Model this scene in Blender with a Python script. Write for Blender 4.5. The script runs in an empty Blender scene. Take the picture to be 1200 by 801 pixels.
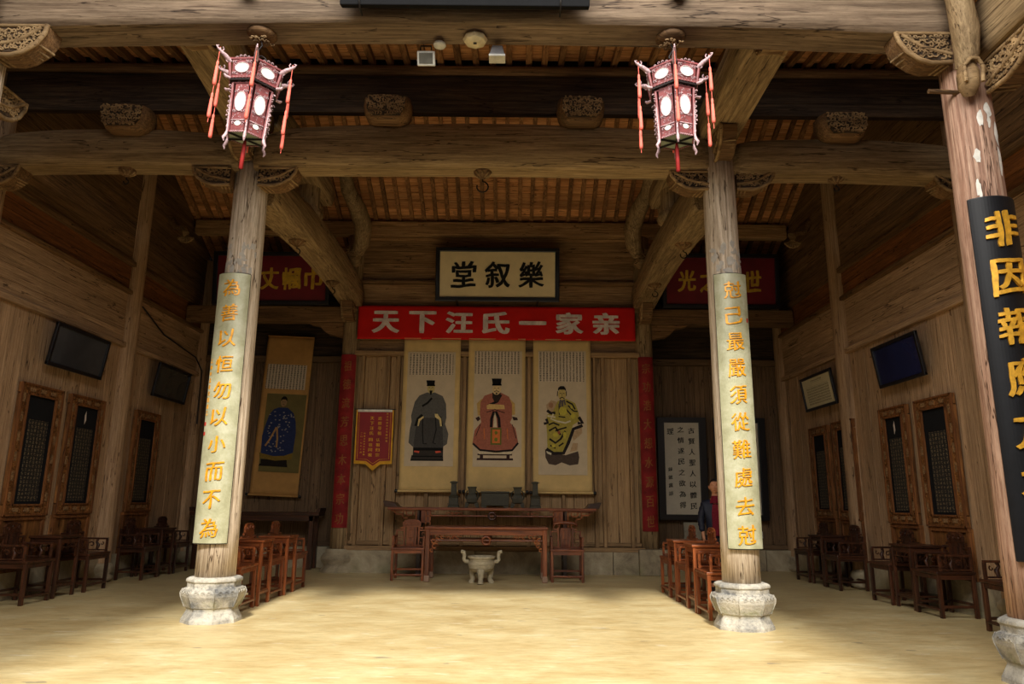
import bpy, bmesh, math, random
from math import sin, cos, pi, radians, atan2, sqrt
from mathutils import Vector, Matrix, noise
from mathutils.geometry import delaunay_2d_cdt
random.seed(7)
SC = bpy.context.scene
COL = SC.collection
# ---------------------------------------------------------------- camera
EYE = 1.3
cd = bpy.data.cameras.new('camera'); cd.sensor_width = 36.0; cd.lens = 845.0 / 1200 * 36.0; cd.clip_start = .05
cam = bpy.data.objects.new('camera', cd); COL.objects.link(cam)
cam.matrix_world = Matrix.Translation((0, 0, EYE)) @ Matrix.Rotation(radians(90 + 12.48), 4, 'X') @ Matrix.Rotation(radians(0.5), 4, 'Z')
SC.camera = cam
# ---------------------------------------------------------------- world, sun, sky light, exposure
w = bpy.data.worlds.new('world'); SC.world = w; w.use_nodes = True
wb = w.node_tree.nodes['Background']; wb.inputs[0].default_value = (.80, .86, 1, 1); wb.inputs[1].default_value = .45
sd = bpy.data.lights.new('sun', 'SUN'); sd.energy = 4.0; sd.angle = radians(6); sd.color = (1, .955, .87)
so = bpy.data.objects.new('sun', sd); COL.objects.link(so); so.rotation_euler = (radians(46), 0, radians(1))
ad = bpy.data.lights.new('courtyard_skylight', 'AREA'); ad.shape = 'RECTANGLE'; ad.size = 6.2; ad.size_y = 4.8; ad.energy = 760; ad.color = (1, .96, .90)
ao = bpy.data.objects.new('courtyard_skylight', ad); COL.objects.link(ao); ao.location = (-.35, 1.6, 7.0); ao.rotation_euler = (radians(24), 0, 0)
vs = SC.view_settings; SC.display_settings.display_device = 'sRGB'
vs.view_transform = 'Standard'; vs.look = 'None'; vs.gamma = 1; vs.use_curve_mapping = False; vs.exposure = 0.35
SC.cycles.use_denoising = True
SC.cycles.max_bounces = 6; SC.cycles.diffuse_bounces = 4; SC.cycles.glossy_bounces = 3

# ---------------------------------------------------------------- materials
def lin(c): return tuple((x / 12.92 if x <= .04045 else ((x + .055) / 1.055) ** 2.4) for x in (v / 255 for v in c)) + (1,)
class NT:
    def __init__(s, name):
        s.m = bpy.data.materials.new(name); s.m.use_nodes = True; s.t = s.m.node_tree; s.b = s.t.nodes['Principled BSDF']
    def n(s, t, **k):
        x = s.t.nodes.new(t)
        for a, v in k.items(): setattr(x, a, v)
        return x
    def l(s, a, b): s.t.links.new(a, b)
    def ramp(s, fac, stops):
        r = s.n('ShaderNodeValToRGB'); e = r.color_ramp.elements
        while len(e) < len(stops): e.new(.5)
        for q, (p, c) in zip(e, stops): q.position = p; q.color = c
        s.l(fac, r.inputs[0]); return r.outputs[0]
    def math(s, op, a, b=None, c=None):
        x = s.n('ShaderNodeMath', operation=op)
        for i, v in enumerate((a, b, c)):
            if v is None: continue
            if isinstance(v, (int, float)): x.inputs[i].default_value = v
            else: s.l(v, x.inputs[i])
        return x.outputs[0]
    def noise(s, vec, sc, detail=4, rough=.55, dist=0):
        x = s.n('ShaderNodeTexNoise'); x.inputs['Scale'].default_value = sc; x.inputs['Detail'].default_value = detail
        x.inputs['Roughness'].default_value = rough; x.inputs['Distortion'].default_value = dist
        if vec is not None: s.l(vec, x.inputs['Vector'])
        return x.outputs[0]
    def mix(s, fac, a, b, mode='MIX'):
        x = s.n('ShaderNodeMix', data_type='RGBA', blend_type=mode)
        if isinstance(fac, (int, float)): x.inputs[0].default_value = fac
        else: s.l(fac, x.inputs[0])
        for i, v in ((6, a), (7, b)):
            if isinstance(v, tuple): x.inputs[i].default_value = v
            else: s.l(v, x.inputs[i])
        return x.outputs[2]
    def bump(s, h, strength=.3, dist=.01):
        x = s.n('ShaderNodeBump'); x.inputs['Strength'].default_value = strength; x.inputs['Distance'].default_value = dist
        s.l(h, x.inputs['Height']); s.l(x.outputs[0], s.b.inputs['Normal'])
    def pos(s): return s.n('ShaderNodeNewGeometry').outputs['Position']
    def scaled(s, v, sc, rnd=0):
        m = s.n('ShaderNodeMapping'); m.inputs['Scale'].default_value = sc; s.l(v, m.inputs['Vector'])
        if rnd:
            oi = s.n('ShaderNodeObjectInfo'); k = s.math('MULTIPLY', oi.outputs['Random'], rnd)
            cx = s.n('ShaderNodeCombineXYZ')
            for i in range(3): s.l(k, cx.inputs[i])
            s.l(cx.outputs[0], m.inputs['Location'])
        return m.outputs[0]
MC = {}
def wood(key, c1, c2, axis='z', rough=.72, rand=.3, fine=26., knots=True, spec=.3, blot=.35, bump=.35):
    k = (key, axis)
    if k in MC: return MC[k]
    t = NT(key + '_' + axis); p = t.pos()
    g = [fine] * 3; g['xyz'.index(axis)] = 1.3
    v = t.scaled(p, g, 37.)
    n1 = t.noise(v, 1., 6, .62, .5)
    g2 = [3.5] * 3; g2['xyz'.index(axis)] = .5
    n2 = t.noise(t.scaled(p, g2, 11.), 1., 4, .6, 1.2)
    c = t.ramp(n1, [(.25, lin([x * .74 for x in c1])), (.42, lin(c1)), (.66, lin(c2))])
    bl = t.ramp(n2, [(.3, (1 - blot, 1 - blot, 1 - blot * 1.05, 1)), (.7, (1 + blot * .4, 1 + blot * .4, 1 + blot * .4, 1))])
    c = t.mix(1., c, bl, 'MULTIPLY')
    if knots:
        g3 = [55.] * 3; g3['xyz'.index(axis)] = .9
        n3 = t.noise(t.scaled(p, g3, 19.), 1., 2, .5, .2)
        cr = t.ramp(n3, [(.29, (.4, .34, .3, 1)), (.345, (1, 1, 1, 1))])
        c = t.mix(1., c, cr, 'MULTIPLY')
    g5 = [fine * 2.6] * 3; g5['xyz'.index(axis)] = 7.
    c = t.mix(1., c, t.ramp(t.noise(t.scaled(p, g5, 5.), 1., 4, .75), [(.34, (.70, .68, .66, 1)), (.5, (1, 1, 1, 1)), (.68, (1.13, 1.13, 1.12, 1))]), 'MULTIPLY')
    if knots:
        g4 = [6.5] * 3; g4['xyz'.index(axis)] = .42
        n4 = t.noise(t.scaled(p, g4, 29.), 1., 5, .5, .15)
        d4 = t.math('ABSOLUTE', t.math('SUBTRACT', n4, .5)); g6 = [2.] * 3; m4 = t.noise(t.scaled(p, g6, 3.), 1., 2, .5)
        d4 = t.math('ADD', d4, t.math('MULTIPLY', t.math('LESS_THAN', m4, .5), .1))
        c = t.mix(1., c, t.ramp(d4, [(.0, (.16, .13, .11, 1)), (.0035, (.3, .26, .22, 1)), (.008, (1, 1, 1, 1))]), 'MULTIPLY')
    oi = t.n('ShaderNodeObjectInfo')
    hs = t.n('ShaderNodeHueSaturation'); t.l(c, hs.inputs['Color'])
    t.l(t.math('MULTIPLY_ADD', oi.outputs['Random'], rand * 2, 1 - rand), hs.inputs['Value'])
    t.l(hs.outputs[0], t.b.inputs['Base Color'])
    t.b.inputs['Roughness'].default_value = rough; t.b.inputs['Specular IOR Level'].default_value = spec
    t.bump(n1, bump, .012)
    MC[k] = t.m; return t.m
def plain(key, c, rough=.6, metal=0, spec=.4, var=.15, vs=8., bump=0, emit=0):
    if key in MC: return MC[key]
    t = NT(key); p = t.pos(); n1 = t.noise(p, vs, 5, .6)
    a = [min(255, x) for x in c]
    col = t.ramp(n1, [(.3, lin([x * (1 - var) for x in a])), (.7, lin([min(255, x * (1 + var * .6)) for x in a]))])
    t.l(col, t.b.inputs['Base Color'])
    t.b.inputs['Roughness'].default_value = rough; t.b.inputs['Metallic'].default_value = metal; t.b.inputs['Specular IOR Level'].default_value = spec
    if bump: t.bump(t.noise(p, vs * 6, 4), bump, .01)
    if emit:
        t.l(col, t.b.inputs['Emission Color']); t.b.inputs['Emission Strength'].default_value = emit
    MC[key] = t.m; return t.m
OLD1, OLD2 = (132, 106, 74), (178, 150, 112)
def beamw(a): return wood('weathered_beam_wood', (136, 112, 80), (176, 150, 112), a, fine=34, rand=.06, blot=.3)
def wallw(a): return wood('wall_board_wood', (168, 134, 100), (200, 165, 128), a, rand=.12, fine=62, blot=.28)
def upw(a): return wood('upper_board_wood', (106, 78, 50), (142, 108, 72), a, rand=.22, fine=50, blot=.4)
def orangew(a): return wood('orange_board_wood', (112, 68, 34), (146, 92, 48), a, rand=.12, fine=30)
def darkw(a): return wood('soot_and_shade_wood', (52, 40, 30), (84, 66, 48), a, rand=.2)  # soot on the tie board, painted shade in the bays and carvings
def colw(a='z'): return wood('column_wood', (180, 160, 136), (220, 204, 182), a, fine=40, rand=.03, blot=.2)
def roofw(a): return wood('roof_board_wood', (190, 128, 78), (222, 166, 112), a, fine=30, rand=.2, blot=.3)
def rafw(a): return wood('rafter_wood', (128, 88, 54), (164, 120, 78), a, rand=.3)
def rose(a='z'): return wood('red_brown_furniture_wood', (102, 50, 25), (152, 84, 44), a, rough=.32, rand=.12, fine=18, knots=False, spec=.5, blot=.2, bump=.08)
def dkrose(a='z'): return wood('dark_furniture_wood', (50, 28, 18), (88, 50, 30), a, rough=.33, rand=.15, fine=18, knots=False, spec=.5, blot=.2, bump=.08)
def carvew(): return wood('carved_wood', (134, 106, 72), (178, 148, 106), 'x', fine=9, rand=.08)
def fretw(): return wood('light_red_brown_fretwork', (150, 76, 34), (200, 116, 56), 'x', rough=.35, knots=False, fine=18)
def framew(): return wood('carved_frame_wood', (104, 66, 34), (158, 106, 58), 'z', fine=12, rand=.08, rough=.5)
GOLD = plain('gold_paint', (236, 172, 52), .38, .35, .5, .18, 20)
PGOLD = plain('bright_gold_leaf', (240, 160, 30), .35, .2, .5, .2, 25)
BLACK = plain('black_lacquer', (22, 21, 24), .38, 0, .5, .2)
INK = plain('black_ink', (26, 26, 26), .7, 0, .2, .1)
IRON = plain('dark_iron', (46, 42, 38), .5, .7)
WHITEP = plain('white_plastic', (225, 222, 210), .45)
def stone():
    if 'stone' in MC: return MC['stone']
    t = NT('carved_grey_stone'); p = t.pos()
    n1 = t.noise(p, 3.5, 6, .65, .4); n2 = t.noise(p, 26, 5, .7)
    c = t.ramp(n1, [(.32, lin((112, 112, 110))), (.5, lin((178, 172, 158))), (.7, lin((206, 200, 184)))])
    c2 = t.ramp(n2, [(.40, (.35, .36, .4, 1)), (.52, (1, 1, 1, 1))])
    z = t.n('ShaderNodeSeparateXYZ'); t.l(p, z.inputs[0])
    ft = t.ramp(z.outputs[2], [(0, (.55, .55, .55, 1)), (.28, (.2, .2, .2, 1)), (.36, (.95, .95, .95, 1)), (.42, (.25, .25, .25, 1)), (.46, (.3, .3, .3, 1)), (.48, (1, 1, 1, 1))])
    c3 = t.mix(t.math('MULTIPLY', ft, .85), c, t.mix(1., c, c2, 'MULTIPLY'))
    moss = t.ramp(z.outputs[2], [(.10, (0, 0, 0, 1)), (.18, (.6, .6, .6, 1)), (.26, (0, 0, 0, 1))])
    c4 = t.mix(t.math('MULTIPLY', moss, t.ramp(t.noise(p, 5, 3), [(.45, (0, 0, 0, 1)), (.6, (1, 1, 1, 1))])), c3, lin((108, 112, 56)))
    t.l(c4, t.b.inputs['Base Color']); t.b.inputs['Roughness'].default_value = .8
    t.bump(n2, .6, .02); MC['stone'] = t.m; return t.m
def kerbm():
    if 'kerb' in MC: return MC['kerb']
    t = NT('grey_kerb_stone'); p = t.pos()
    c = t.ramp(t.noise(p, 2.2, 6, .7, .5), [(.3, lin((116, 104, 84))), (.5, lin((164, 150, 122))), (.72, lin((190, 178, 150)))])
    z = t.n('ShaderNodeSeparateXYZ'); t.l(p, z.inputs[0])
    mo = t.math('MULTIPLY', t.ramp(z.outputs[2], [(.05, (.7, .7, .7, 1)), (.3, (0, 0, 0, 1))]), t.ramp(t.noise(p, 1.1, 3), [(.52, (0, 0, 0, 1)), (.66, (1, 1, 1, 1))]))
    t.l(t.mix(mo, c, lin((98, 104, 58))), t.b.inputs['Base Color']); t.b.inputs['Roughness'].default_value = .85
    t.bump(t.noise(p, 22, 5, .7), .5, .02); MC['kerb'] = t.m; return t.m
def floorm():
    t = NT('yellow_earth_floor'); p = t.pos()
    st = t.scaled(p, (1.0, 1.7, 1)); n1 = t.noise(st, 1.2, 10, .72, .3); n2 = t.noise(t.scaled(p, (4, 16, 1)), 1., 7, .75, .2)
    c = t.ramp(n1, [(.25, lin((180, 152, 102))), (.40, lin((200, 176, 124))), (.58, lin((212, 193, 144))), (.75, lin((221, 208, 168)))])
    c = t.mix(.55, c, t.ramp(n2, [(.34, (.62, .6, .55, 1)), (.55, (1, 1, 1, 1)), (.72, (1.12, 1.12, 1.1, 1))]), 'MULTIPLY')
    sp = t.ramp(t.noise(t.scaled(p, (1.6, 5.5, 1)), 1.6, 3, .5), [(.665, (0, 0, 0, 1)), (.70, (1, 1, 1, 1))])
    c = t.mix(t.math('MULTIPLY', sp, .55), c, lin((222, 214, 186)))
    sp2 = t.ramp(t.noise(t.scaled(p, (2.6, 6.5, 1), 0), 1.3, 2, .5), [(.27, (1, 1, 1, 1)), (.295, (0, 0, 0, 1))])
    c = t.mix(t.math('MULTIPLY', sp2, .55), c, lin((112, 104, 96)))
    t.l(c, t.b.inputs['Base Color'])
    t.l(t.ramp(n1, [(.3, (.32, .32, .32, 1)), (.7, (.5, .5, .5, 1))]), t.b.inputs['Roughness'])
    t.b.inputs['Specular IOR Level'].default_value = .35
    t.bump(n2, .12, .01); return t.m
def textm(name, paper, ink, cols, rows, axis='x', thr=.5):
    """rows of small brush writing, too small to read: a grid of ink marks in object space"""
    if name in MC: return MC[name]
    t = NT(name); tc = t.n('ShaderNodeTexCoord').outputs['Object']; s = t.n('ShaderNodeSeparateXYZ'); t.l(tc, s.inputs[0])
    fx = t.math('FRACT', t.math('MULTIPLY', s.outputs[0], cols)); fz = t.math('FRACT', t.math('MULTIPLY', s.outputs[2], rows))
    ax = t.math('LESS_THAN', t.math('ABSOLUTE', t.math('SUBTRACT', fx, .5)), .28); az = t.math('LESS_THAN', t.math('ABSOLUTE', t.math('SUBTRACT', fz, .5)), .36)
    nn = t.math('GREATER_THAN', t.noise(t.scaled(tc, (cols * 3.2, 1, rows * 3.2)), 1., 1, .5), thr)
    f = t.math('MULTIPLY', t.math('MULTIPLY', ax, az), nn)
    t.l(t.mix(f, lin(paper), lin(ink)), t.b.inputs['Base Color']); t.b.inputs['Roughness'].default_value = .6
    MC[name] = t.m; return t.m

# ---------------------------------------------------------------- mesh helpers
class MB:
    def __init__(s): s.v = []; s.f = []; s.sm = []
    def add(s, vs_, fs, M=None, smooth=False):
        o = len(s.v)
        s.v += [tuple(M @ Vector(v)) if M is not None else tuple(v) for v in vs_]
        s.f += [tuple(i + o for i in f) for f in fs]; s.sm += [smooth] * len(fs); return s
    def box(s, c, d, M=None):
        x, y, z = c; a, b, e = (q / 2 for q in d)
        vs_ = [(x + i * a, y + j * b, z + k * e) for i in (-1, 1) for j in (-1, 1) for k in (-1, 1)]
        return s.add(vs_, [(0, 1, 3, 2), (4, 6, 7, 5), (0, 4, 5, 1), (2, 3, 7, 6), (0, 2, 6, 4), (1, 5, 7, 3)], M)
    def tube(s, pts, r, n=8, M=None, cap=True, smooth=True, flat=1., up=None):
        pts = [Vector(p) for p in pts]; N = len(pts); rs = r if isinstance(r, (list, tuple)) else [r] * N
        vs_ = []; fs = []
        t0 = (pts[1] - pts[0]).normalized(); u = Vector(up) if up else (Vector((0, 0, 1)) if abs(t0.z) < .9 else Vector((1, 0, 0)))
        for i, p in enumerate(pts):
            t = (pts[min(i + 1, N - 1)] - pts[max(i - 1, 0)]).normalized(); a = t.cross(u)
            a = a.normalized() if a.length > 1e-6 else Vector((1, 0, 0)); b = a.cross(t).normalized(); u = b if not up else u
            for k in range(n):
                q = 2 * pi * k / n + pi / n; vs_.append(p + a * cos(q) * rs[i] * flat + b * sin(q) * rs[i])
        for i in range(N - 1):
            for k in range(n): fs.append((i * n + k, i * n + (k + 1) % n, (i + 1) * n + (k + 1) % n, (i + 1) * n + k))
        s.add(vs_, fs, M, smooth)
        if cap:
            s.add([vs_[k] for k in range(n)], [tuple(range(n))[::-1]], M); s.add([vs_[(N - 1) * n + k] for k in range(n)], [tuple(range(n))], M)
        return s
    def lathe(s, prof, n=24, M=None, smooth=True, rot=0):
        vs_ = []; fs = []; N = len(prof)
        for r, z in prof:
            for k in range(n):
                a = 2 * pi * k / n + rot; vs_.append((r * cos(a), r * sin(a), z))
        for i in range(N - 1):
            for k in range(n): fs.append((i * n + k, i * n + (k + 1) % n, (i + 1) * n + (k + 1) % n, (i + 1) * n + k))
        s.add(vs_, fs, M, smooth)
        s.add(vs_[:n], [tuple(range(n))[::-1]], M); s.add(vs_[-n:], [tuple(range(n))], M); return s
    def prism(s, poly, y0, y1, M=None):
        """poly in x,z; extruded from y0 to y1"""
        n = len(poly); vs_ = [(x, y0, z) for x, z in poly] + [(x, y1, z) for x, z in poly]
        fs = [tuple(range(n)), tuple(range(n, 2 * n))[::-1]] + [(i, i + n, (i + 1) % n + n, (i + 1) % n) for i in range(n)]
        return s.add(vs_, fs, M)
    def curl(s, c, r, a0, turn, th, M=None, y=0, k=7, w=None):
        """a small scroll: flat spiral strip lying in the xz plane"""
        w = w or th; pts = []
        for i in range(k):
            u = i / (k - 1); a = a0 + turn * u; rr = r * (1 - .72 * u); pts.append((c[0] + rr * cos(a), y, c[1] + rr * sin(a)))
        return s.tube(pts, [th * (1 - .3 * i / (k - 1)) for i in range(k)], 4, M, cap=True, smooth=False, up=(0, 1, 0))
    def build(s, name, mat, parent=None, bevel=0, loc=None, smooth_all=False):
        me = bpy.data.meshes.new(name); me.from_pydata(s.v, [], s.f)
        me.polygons.foreach_set('use_smooth', [True] * len(s.f) if smooth_all else s.sm)
        bm = bmesh.new(); bm.from_mesh(me); bmesh.ops.recalc_face_normals(bm, faces=bm.faces); bm.to_mesh(me); bm.free()
        me.materials.append(mat)
        o = bpy.data.objects.new(name, me); COL.objects.link(o)
        if parent: o.parent = parent
        if loc: o.location = loc
        if bevel:
            b = o.modifiers.new('bevel', 'BEVEL'); b.width = bevel; b.segments = 2; b.limit_method = 'ANGLE'; b.angle_limit = radians(40)
        return o
def tag(o, label=None, cat=None, group=None, kind=None):
    if label: o['label'] = label
    if cat: o['category'] = cat
    if group: o['group'] = group
    if kind: o['kind'] = kind
    return o
def thing(name, label, cat, loc=(0, 0, 0), rz=0, group=None, rx=0):
    o = bpy.data.objects.new(name, None); COL.objects.link(o); o.location = loc; o.rotation_euler = (rx, 0, rz); o.empty_display_size = .1
    return tag(o, label, cat, group)
def dup(r, loc, rz=None, label=None, group=None):
    def cp(o, par):
        c = o.copy(); COL.objects.link(c); c.parent = par
        if par: c.matrix_parent_inverse = o.matrix_parent_inverse
        for ch in o.children: cp(ch, c)
        return c
    n = cp(r, None); n.location = loc
    if rz is not None: n.rotation_euler.z = rz
    if label: n['label'] = label
    if group: n['group'] = group
    return n
def T(x=0, y=0, z=0): return Matrix.Translation((x, y, z))
def R(a, ax='Z'): return Matrix.Rotation(a, 4, ax)
_unit = {}
def plank(parent, c, d, mat, name='plank', jit=.006):
    """one board as its own part; boards of one material share a unit cube"""
    if mat.name not in _unit:
        _unit[mat.name] = MB().box((0, 0, 0), (1, 1, 1))
        me = bpy.data.meshes.new('board'); me.from_pydata(_unit[mat.name].v, [], _unit[mat.name].f); me.materials.append(mat); _unit[mat.name] = me
    o = bpy.data.objects.new(name, _unit[mat.name]); COL.objects.link(o); o.parent = parent
    m = min(range(3), key=lambda i: d[i]); c = list(c); c[m] += random.uniform(-jit, jit)
    o.location = c; o.scale = d; return o

# ---------------------------------------------------------------- glyphs from the built-in fallback font
_gc = {}
def outline(ch):
    if ch in _gc: return _gc[ch]
    t = bpy.data.curves.new('t', 'FONT'); t.body = ch; t.size = 1; t.align_x = 'CENTER'
    o = bpy.data.objects.new('t', t); COL.objects.link(o)
    dg = bpy.context.evaluated_depsgraph_get(); dg.update()
    c = o.evaluated_get(dg).to_curve(dg, apply_modifiers=False); loops = []
    for s in c.splines:
        bp = s.bezier_points; n = len(bp); pts = []
        for i in range(n):
            a = bp[i]; b = bp[(i + 1) % n]; k = max(1, int((a.co - b.co).length / .06))
            for j in range(k):
                u = j / k; v = 1 - u; q = v ** 3 * a.co + 3 * v * v * u * a.handle_right + 3 * v * u * u * b.handle_left + u ** 3 * b.co
                if not pts or (q - pts[-1]).length > .006: pts.append(q.copy())
        if len(pts) > 2: loops.append([(p.x, p.y) for p in pts])
    bpy.data.objects.remove(o)
    xs = [p[0] for l in loops for p in l]; ys = [p[1] for l in loops for p in l]
    cx = (min(xs) + max(xs)) / 2; cy = (min(ys) + max(ys)) / 2
    loops = [[(x - cx, y - cy) for x, y in l] for l in loops]
    _gc[ch] = loops; return loops
outline('一'); _gc.clear()
def glyph(mb, ch, cx, cz, w, h, y, ext, warp=.02, bold=(.02, .004), slope=.07, seed=0, wrap=None):
    """adds a raised character centred at cx, cz; y is the surface it lies on, facing -Y. wrap = (radius) bends it round a column"""
    loops = outline(ch)
    xs = [p[0] for l in loops for p in l]; ys = [p[1] for l in loops for p in l]
    sx = w / max(.45, max(xs) - min(xs)); sy = h / max(.45, max(ys) - min(ys))
    if ch in '一己小': sy = sx = min(sx, sy)
    V = []; E = []; L2 = []
    for l in loops:
        n = len(l); q = []
        for i, (x, yy) in enumerate(l):
            ax, ay = l[i - 1]; bx, by = l[(i + 1) % n]; tx, ty = bx - ax, by - ay; m = sqrt(tx * tx + ty * ty) or 1
            nx, ny = ty / m, -tx / m
            n1 = noise.noise_vector(Vector((x * 2.2 + seed * 7.1, yy * 2.2, seed))); n2 = noise.noise_vector(Vector((x * 6 + seed * 3.3, yy * 6, seed + 9)))
            q.append((x + nx * bold[0] + warp * (1.6 * n1.x + .8 * n2.x), yy + ny * bold[1] + warp * (1.6 * n1.y + .8 * n2.y) + slope * x))
        b = len(V); V += [Vector(p) for p in q]; E += [(b + i, b + (i + 1) % n) for i in range(n)]; L2.append(q)
    r = delaunay_2d_cdt(V, E, [], 0, 1e-5); vv, fs = r[0], r[2]
    def wind(x, yy):
        k = 0
        for l in L2:
            for i in range(len(l)):
                x0, y0 = l[i - 1]; x1, y1 = l[i]
                if (y0 <= yy) != (y1 <= yy):
                    if x0 + (yy - y0) * (x1 - x0) / (y1 - y0) > x: k += 1 if y1 > y0 else -1
        return k
    tri = [f for f in fs if wind(sum(vv[i].x for i in f) / 3, sum(vv[i].y for i in f) / 3) != 0]
    ec = {}
    for f in tri:
        for i in range(len(f)):
            e = (f[i], f[(i + 1) % len(f)]); ec[e] = 1
    bd = [e for e in ec if (e[1], e[0]) not in ec]
    def P(p, d):
        x = cx + p.x * sx; z = cz + p.y * sy
        if wrap:
            a = x / wrap; return ((wrap + d) * sin(a), -(wrap + d) * cos(a) + y, z)
        return (x, y - d, z)
    n = len(vv)
    mb.add([P(p, ext) for p in vv] + [P(p, -.001) for p in vv], tri + [(e[0], e[1], e[1] + n, e[0] + n) for e in bd])
def chars(text, cx, zs, w, h, y, ext, mat, parent, x0=None, name='character', **k):
    for i, ch in enumerate(text):
        mb = MB(); xx, zz = zs[i] if isinstance(zs[i], tuple) else (cx, zs[i])
        glyph(mb, ch, xx, zz, w, h, y, ext, seed=i * 3 + len(text), **k); mb.build(name, mat, parent)

# ================================================================ SETTING
XL, XR = -6.55, 5.65          # side walls (inner faces)
CL, CR = -3.27, 2.54          # middle columns
BL, BR = -3.20, 2.62          # back columns
YB, YS = 14.0, 15.0           # centre back wall, side bay back walls
RIDGE_Y, RIDGE_Z, SL = 8.9, 9.45, .5
def roof_z(y): return RIDGE_Z - SL * (y - RIDGE_Y) if y > RIDGE_Y else RIDGE_Z - .45 * (RIDGE_Y - y)
fl = MB().box((-.45, 10.2, -.1), (12.6, 10.4, .2)).build('floor', floorm()); tag(fl, kind='structure')
tag(MB().box((-.45, -.7, -.35), (12.6, 11.4, .2)).build('floor', plain('dark_courtyard_stone', (78, 76, 68), .8, 0, .3, .2, 2)), kind='structure')

def side_wall(name, X, s):
    """s=-1 left wall (inner face looks +X), s=1 right wall"""
    b = MB(); b.box((X + s * .16, 4.5, 2.4), (.1, 21.2, 4.8)); b.box((X + s * .16, 8.9, 6.), (.1, 12.4, 2.6)); b.prism([(3.6, 7.2), (15.1, 7.2), (15.1, 6.3), (RIDGE_Y, 9.4), (3.6, 7.2)][:4] if 0 else [(4.2, 7.0), (15.1, 6.45), (RIDGE_Y, 9.55)], 0, .1, T(X + s * .11, 0, 0) @ R(pi / 2) if 0 else Matrix(((0, s, 0, X + s * .11), (1, 0, 0, 0), (0, 0, 1, 0), (0, 0, 0, 1))))
    wl = b.build(name, upw('y')); tag(wl, kind='structure')
    # stone footing blocks
    y = -1.0
    rnd = random.Random(3 + s)
    while y < 15:
        L = rnd.uniform(.9, 1.5); L = min(L, 15.0 - y)
        if L < .1: break
        plank(wl, (X + s * .04, y + L / 2, .2), (.16, L - .012, .4), kerbm(), 'stone_block'); y += L
    # lower vertical boards
    y = 3.0
    while y < 14.98:
        W = rnd.uniform(.19, .33); W = min(W, 14.99 - y)
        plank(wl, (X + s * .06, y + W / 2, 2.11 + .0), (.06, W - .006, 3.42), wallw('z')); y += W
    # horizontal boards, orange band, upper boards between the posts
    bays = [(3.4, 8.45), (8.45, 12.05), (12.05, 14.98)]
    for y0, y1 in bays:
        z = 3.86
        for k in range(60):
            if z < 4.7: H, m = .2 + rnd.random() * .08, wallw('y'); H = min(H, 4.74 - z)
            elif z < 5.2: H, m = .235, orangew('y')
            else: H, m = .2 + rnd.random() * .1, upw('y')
            if H < .06: z += max(H, .01); continue
            ya, yb = y0, y1
            if z + H > roof_z(yb) - .02 or z + H > roof_z(ya) - .02:      # gable board cut to the roof slope
                hi = lambda q: RIDGE_Y + (RIDGE_Z - q - .0) / SL
                lo = lambda q: RIDGE_Y - (RIDGE_Z - q - .0) / .45
                yb0, yb1, ya0, ya1 = min(y1, hi(z)), min(y1, hi(z + H)), max(y0, lo(z)), max(y0, lo(z + H))
                if yb0 - ya0 < .1: break
                if yb1 <= ya1: yb1 = ya1 + .01
                jx = .004 * rnd.random()
                MB().prism([(ya0, z), (yb0, z), (yb1, z + H - .007), (ya1, z + H - .007)], .02 - jx, .08, Matrix(((0, s, 0, X), (1, 0, 0, 0), (0, 0, 1, 0), (0, 0, 0, 1)))).build('plank', m, wl)
                z += H; continue
            plank(wl, (X + s * .05, (ya + yb) / 2, z + H / 2), (.06 + .01 * rnd.random(), yb - ya, H - .007), m); z += H
        for zr, hr, ms in ((3.83, .09, wallw('y')), (4.74, .07, upw('y')), (5.24, .09, upw('y'))):
            MB().box((X + s * .0, (y0 + y1) / 2, zr), (.09, y1 - y0, hr)).build('rail', ms, wl, bevel=.01)
    # posts
    for py, r in ((8.42, .21), (12.05, .19), (14.93, .17)):
        z1 = roof_z(py) - .12
        MB().tube([(X + s * .06, py, .12), (X + s * .06, py, z1 * .6), (X + s * .06, py, z1)], [r, r * .97, r * .9], 18).build('post', colw() if 0 else wallw('z'), wl)
        MB().lathe([(r + .02, 0), (r + .07, .03), (r + .08, .08), (r + .03, .12), (r + .08, .18), (r + .07, .24), (r + .02, .29)], 16, T(X + s * .08, py, 0)).build('post_footing', kerbm(), wl)
    return wl
wl = side_wall('wall_left', XL, -1); wr = side_wall('wall_right', XR, 1)
gw = MB().box((-.45, -6.1, 2.1), (12.4, .2, 4.7)).build('wall_front', darkw('x')); tag(gw, kind='structure')

def upp(a): return wood('stile_wood', (138, 108, 74), (168, 136, 96), a, rand=.08, fine=60, blot=.25)
# back wall: centre part and the two side bays
wbk = MB().box((-.29, YB + .16, 3.5), (5.9, .08, 7.0)).build('wall_back', upw('x')); tag(wbk, kind='structure')
rnd = random.Random(5)
x = BL
for L in (1.1, 1.45, 1.25, 1.3, .75): plank(wbk, (x + L / 2, YB + .0, .2), (L - .014, .32, .4), kerbm(), 'stone_block', .01); x += L
MB().box((-.29, YB - .03, .44), (5.6, .2, .085)).build('sill', upp('x'), wbk, bevel=.012)
MB().box((-.29, YB - .03, 4.13), (5.6, .16, .10)).build('rail', upp('x'), wbk, bevel=.012)
MB().box((-.29, YB - .03, 5.05), (5.6, .16, .09)).build('rail', upp('x'), wbk, bevel=.012)
MB().box((-.29, YB - .03, 5.60), (5.6, .14, .06)).build('rail', upw('x'), wbk, bevel=.012)
xs = [BL + .12, -2.92, -2.42, -2.22, -1.6, -.92, -.29, .34, 1.0, 1.62, 1.78, 2.3, BR - .12]
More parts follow.
